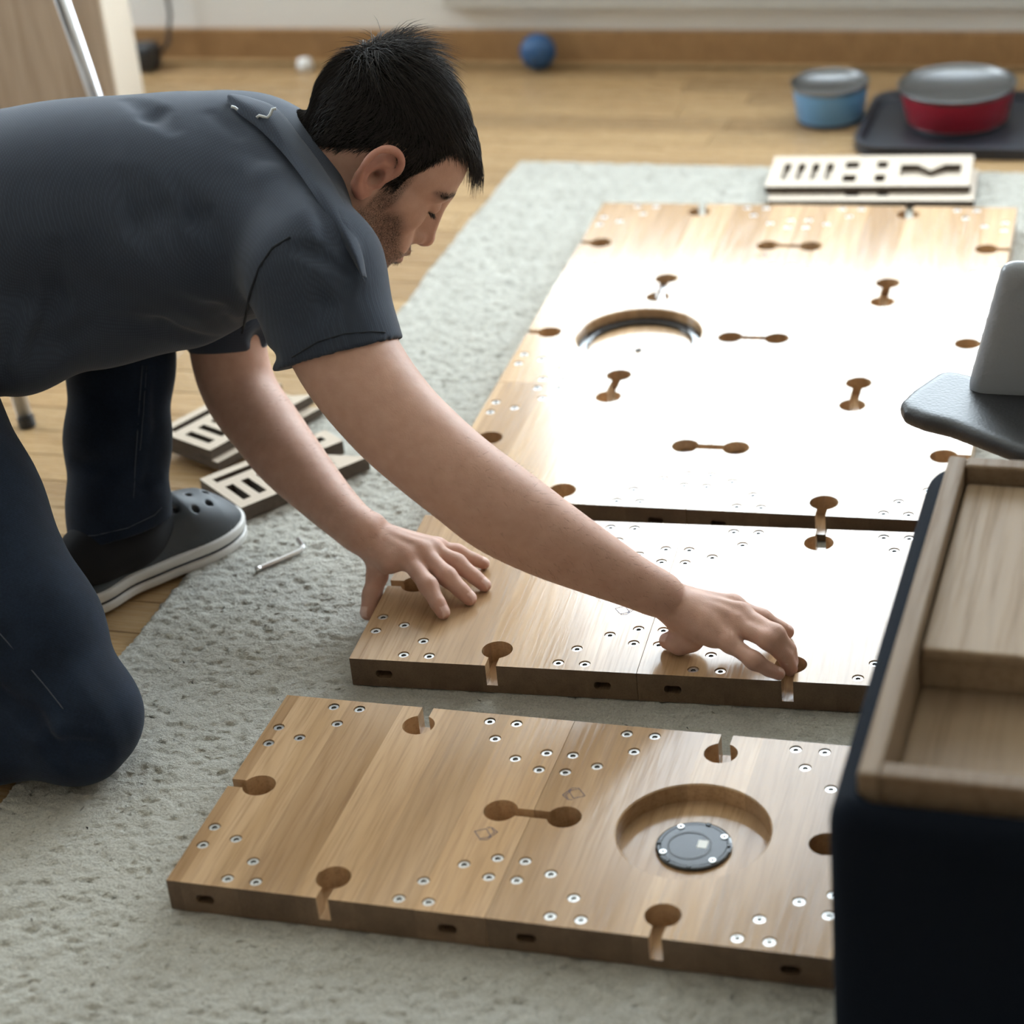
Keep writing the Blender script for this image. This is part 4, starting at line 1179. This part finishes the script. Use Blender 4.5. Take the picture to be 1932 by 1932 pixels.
holes = [(.178, -.020), (.200, -.030), (.224, -.026), (.185, .004), (.210, -.004), (.236, -.004), (.182, .028), (.206, .022), (.230, .020), (.250, .010)]
for x, y in holes:
    P = np.array([Ft(x, y, z) for z in np.arange(.12, .02, -.0005)]); v = upper(P); i = int(np.argmax(v < 0))
    if v[i] < 0: up.cone(P[i]+fu*.004, P[i]-fu*.010, .0042, .0042, .0015, 's')
fmesh('upper', up, .0017, 'charcoal_foam', clog)
sock = Field()
sock.chain([W(226, 930, 2.87), W(226, 1010, 2.87), Ft(.062, -.004, .062)], [.036, .036, .035], .02)
sock.chain([Ft(.05, 0, .060), Ft(.12, 0, .058), Ft(.19, 0, .050)], [.033, .032, .030], .03)
fmesh('sock', sock, .0035, 'sock_black', person)

# --- hair: strands rooted on the scalp
def tri_areas(V, Q): return np.linalg.norm(np.cross(V[Q[:, 2]]-V[Q[:, 0]], V[Q[:, 3]]-V[Q[:, 1]]), axis=1)/2
def strands(name, n, region, dirf, lenf, wid, m, parent, seg=4, seed=1):
    g = np.random.default_rng(seed)
    Q = BQ[region[BQ].all(1)]; A = tri_areas(BV, Q)
    if len(Q) == 0: return
    q = Q[g.choice(len(Q), n, p=A/A.sum())]; w = g.dirichlet(np.ones(4), n); P = (BV[q]*w[..., None]).sum(1)
    nr = np.cross(BV[q[:, 2]]-BV[q[:, 0]], BV[q[:, 3]]-BV[q[:, 1]]); nr /= np.linalg.norm(nr, axis=1)[:, None]+1e-9
    f, u, r = head_local(P); L = lenf(f, u, r, g, n)
    flow, lift = dirf(f, u, r, nr, g, n)
    bend = (1-np.exp(-((f+60)**2+r**2)/500))*(1.25-.8*ss(f, 55, 75)*(1-ss(u, 86, 100))); pts = []
    for s in range(seg+1):
        t = s/seg
        pts.append(P-nr*.001+nr*((lift*t*(1-.45*t))*L-L*L/(2*.12)*t*t*bend)[:, None]+flow*((t*(.45+.55*t))*L)[:, None])
    pts = np.stack(pts, 1)
    T = pts[:, -1]-pts[:, 0]; T /= np.linalg.norm(T, axis=1)[:, None]+1e-9
    a = np.cross(T, nr); a /= np.linalg.norm(a, axis=1)[:, None]+1e-9; b = np.cross(T, a)
    V = []; wd = wid*(.7+.6*g.random(n))
    for s in range(seg+1):
        w_ = wd*(1-(s/seg)**1.5*.93)*.5
        for k in range(3):
            an = 2*math.pi*k/3; V.append(pts[:, s]+(a*math.cos(an)+b*math.sin(an))*w_[:, None])
    V = np.stack(V, 1); m_ = V.shape[1]; base = np.arange(n)*m_; Fq = []
    for s in range(seg):
        for k in range(3):
            Fq.append(np.stack([base+s*3+k, base+s*3+(k+1) % 3, base+(s+1)*3+(k+1) % 3, base+(s+1)*3+k], 1))
    me = npmesh(name, V.reshape(-1, 3), np.concatenate(Fq)); smooth(me); return place(name, me, m, parent)
def hdir(f, u, r, nr, g, n):
    # crown whorl at the back of the top: hair runs forward on top, down on the sides and back
    c = np.stack([f+62, u-100, r], 1); top = ss(u, 40, 100)[:, None]
    frn = ss(f, 45, 75)[:, None]; fl = hf[None]*(.9*top+.55*frn)-hu[None]*.25*frn+(-hu[None])*(1-top*.75)-hf[None]*(.35*(1-top))*(f < 20)[:, None]
    away = (c[:, 0:1]*hf+c[:, 2:3]*hr); away /= np.linalg.norm(away, axis=1)[:, None]+1e-9
    fl = fl+away*.45*top+g.standard_normal((n, 3))*.16
    fl -= nr*(fl*nr).sum(1)[:, None]; fl /= np.linalg.norm(fl, axis=1)[:, None]+1e-9
    lift = .26+.22*ss(u, 70, 125)*(1-.9*ss(f, -70, -15))*1.0+g.random(n)*.18; lift = lift+.30*ss(f, 30, 62)*ss(u, 72, 90)
    tuft = np.exp(-((f+60)**2+(r-0)**2)/650)*(u > 60)
    lift = lift+tuft*.5
    return fl, lift
def hlen(f, u, r, g, n):
    L = .012+.010*ss(u, 20, 60)+.024*ss(u, 60, 105)+.002*ss(u, 90, 115)*(1-ss(f, -60, -15))+.006*ss(f, 40, 80)*ss(u, 60, 80)
    L = L*(1-.62*ss(f, 16, 30)*(1-ss(u, 72, 92))*(np.abs(r) > 34))
    fr = ss(f, 50, 75)*ss(u, 60, 78); L = L+.006*fr+.003*np.exp(-((f+60)**2+r**2)/450)*(u > 60)
    L = L*(1-.16*ss(f, -20, 30)*ss(u, 92, 106))
    return L*(.65+.6*g.random(n))
ho = strands('hair', 17000, root, hdir, hlen, .0011, 'hair', person, 4, 3)
browm = near & (brow > .35)
strands('eyebrows', 420, browm, lambda f, u, r, nr, g, n: ((lambda q: q/np.linalg.norm(q, axis=1)[:, None])(-hf[None]*.6+hr[None]*np.sign(r)[:, None]*.6+hu[None]*.25+g.standard_normal((n, 3))*.15), np.full(n, .35)), lambda f, u, r, g, n: .007*(.6+.6*g.random(n)), .0007, 'hair', person, 3, 5)
lashm = near & (lash > .3)
strands('eyelashes', 160, lashm, lambda f, u, r, nr, g, n: ((lambda q: q/np.linalg.norm(q, axis=1)[:, None])(hf[None]*.9-hu[None]*.5+hr[None]*np.sign(r)[:, None]*.2+g.standard_normal((n, 3))*.1), np.full(n, .5)), lambda f, u, r, g, n: .007*(.6+.5*g.random(n)), .0005, 'hair', person, 3, 6)
beardm = near & (beard > .5)
strands('beard', 5200, beardm, lambda f, u, r, nr, g, n: ((lambda q: q/np.linalg.norm(q, axis=1)[:, None])(-hu[None]*.8+hf[None]*.2+g.standard_normal((n, 3))*.35), np.full(n, .5)), lambda f, u, r, g, n: .0042*(.5+.8*g.random(n)), .00045, 'hair', person, 2, 7)
# fine hair on both forearms
fa = np.zeros(len(BV), bool)
for pts in (aR[4:9], aL[4:8]):
    Pn = [W(*q) for q in pts]
    for a, b in zip(Pn, Pn[1:]):
        t = np.clip(((BV-a) @ (b-a))/((b-a) @ (b-a)), 0, 1); fa |= np.linalg.norm(BV-(a+t[:, None]*(b-a)), axis=1) < .06
fa &= BV[:, 2] > .06
adir = unit(wrR-elR)
strands('arm_hair', 2600, fa, lambda f, u, r, nr, g, n: ((lambda q: q/np.linalg.norm(q, axis=1)[:, None])(adir[None]+g.standard_normal((n, 3))*.45), np.full(n, .45)), lambda f, u, r, g, n: .0075*(.5+.8*g.random(n)), .0002, 'hair', person, 3, 9)
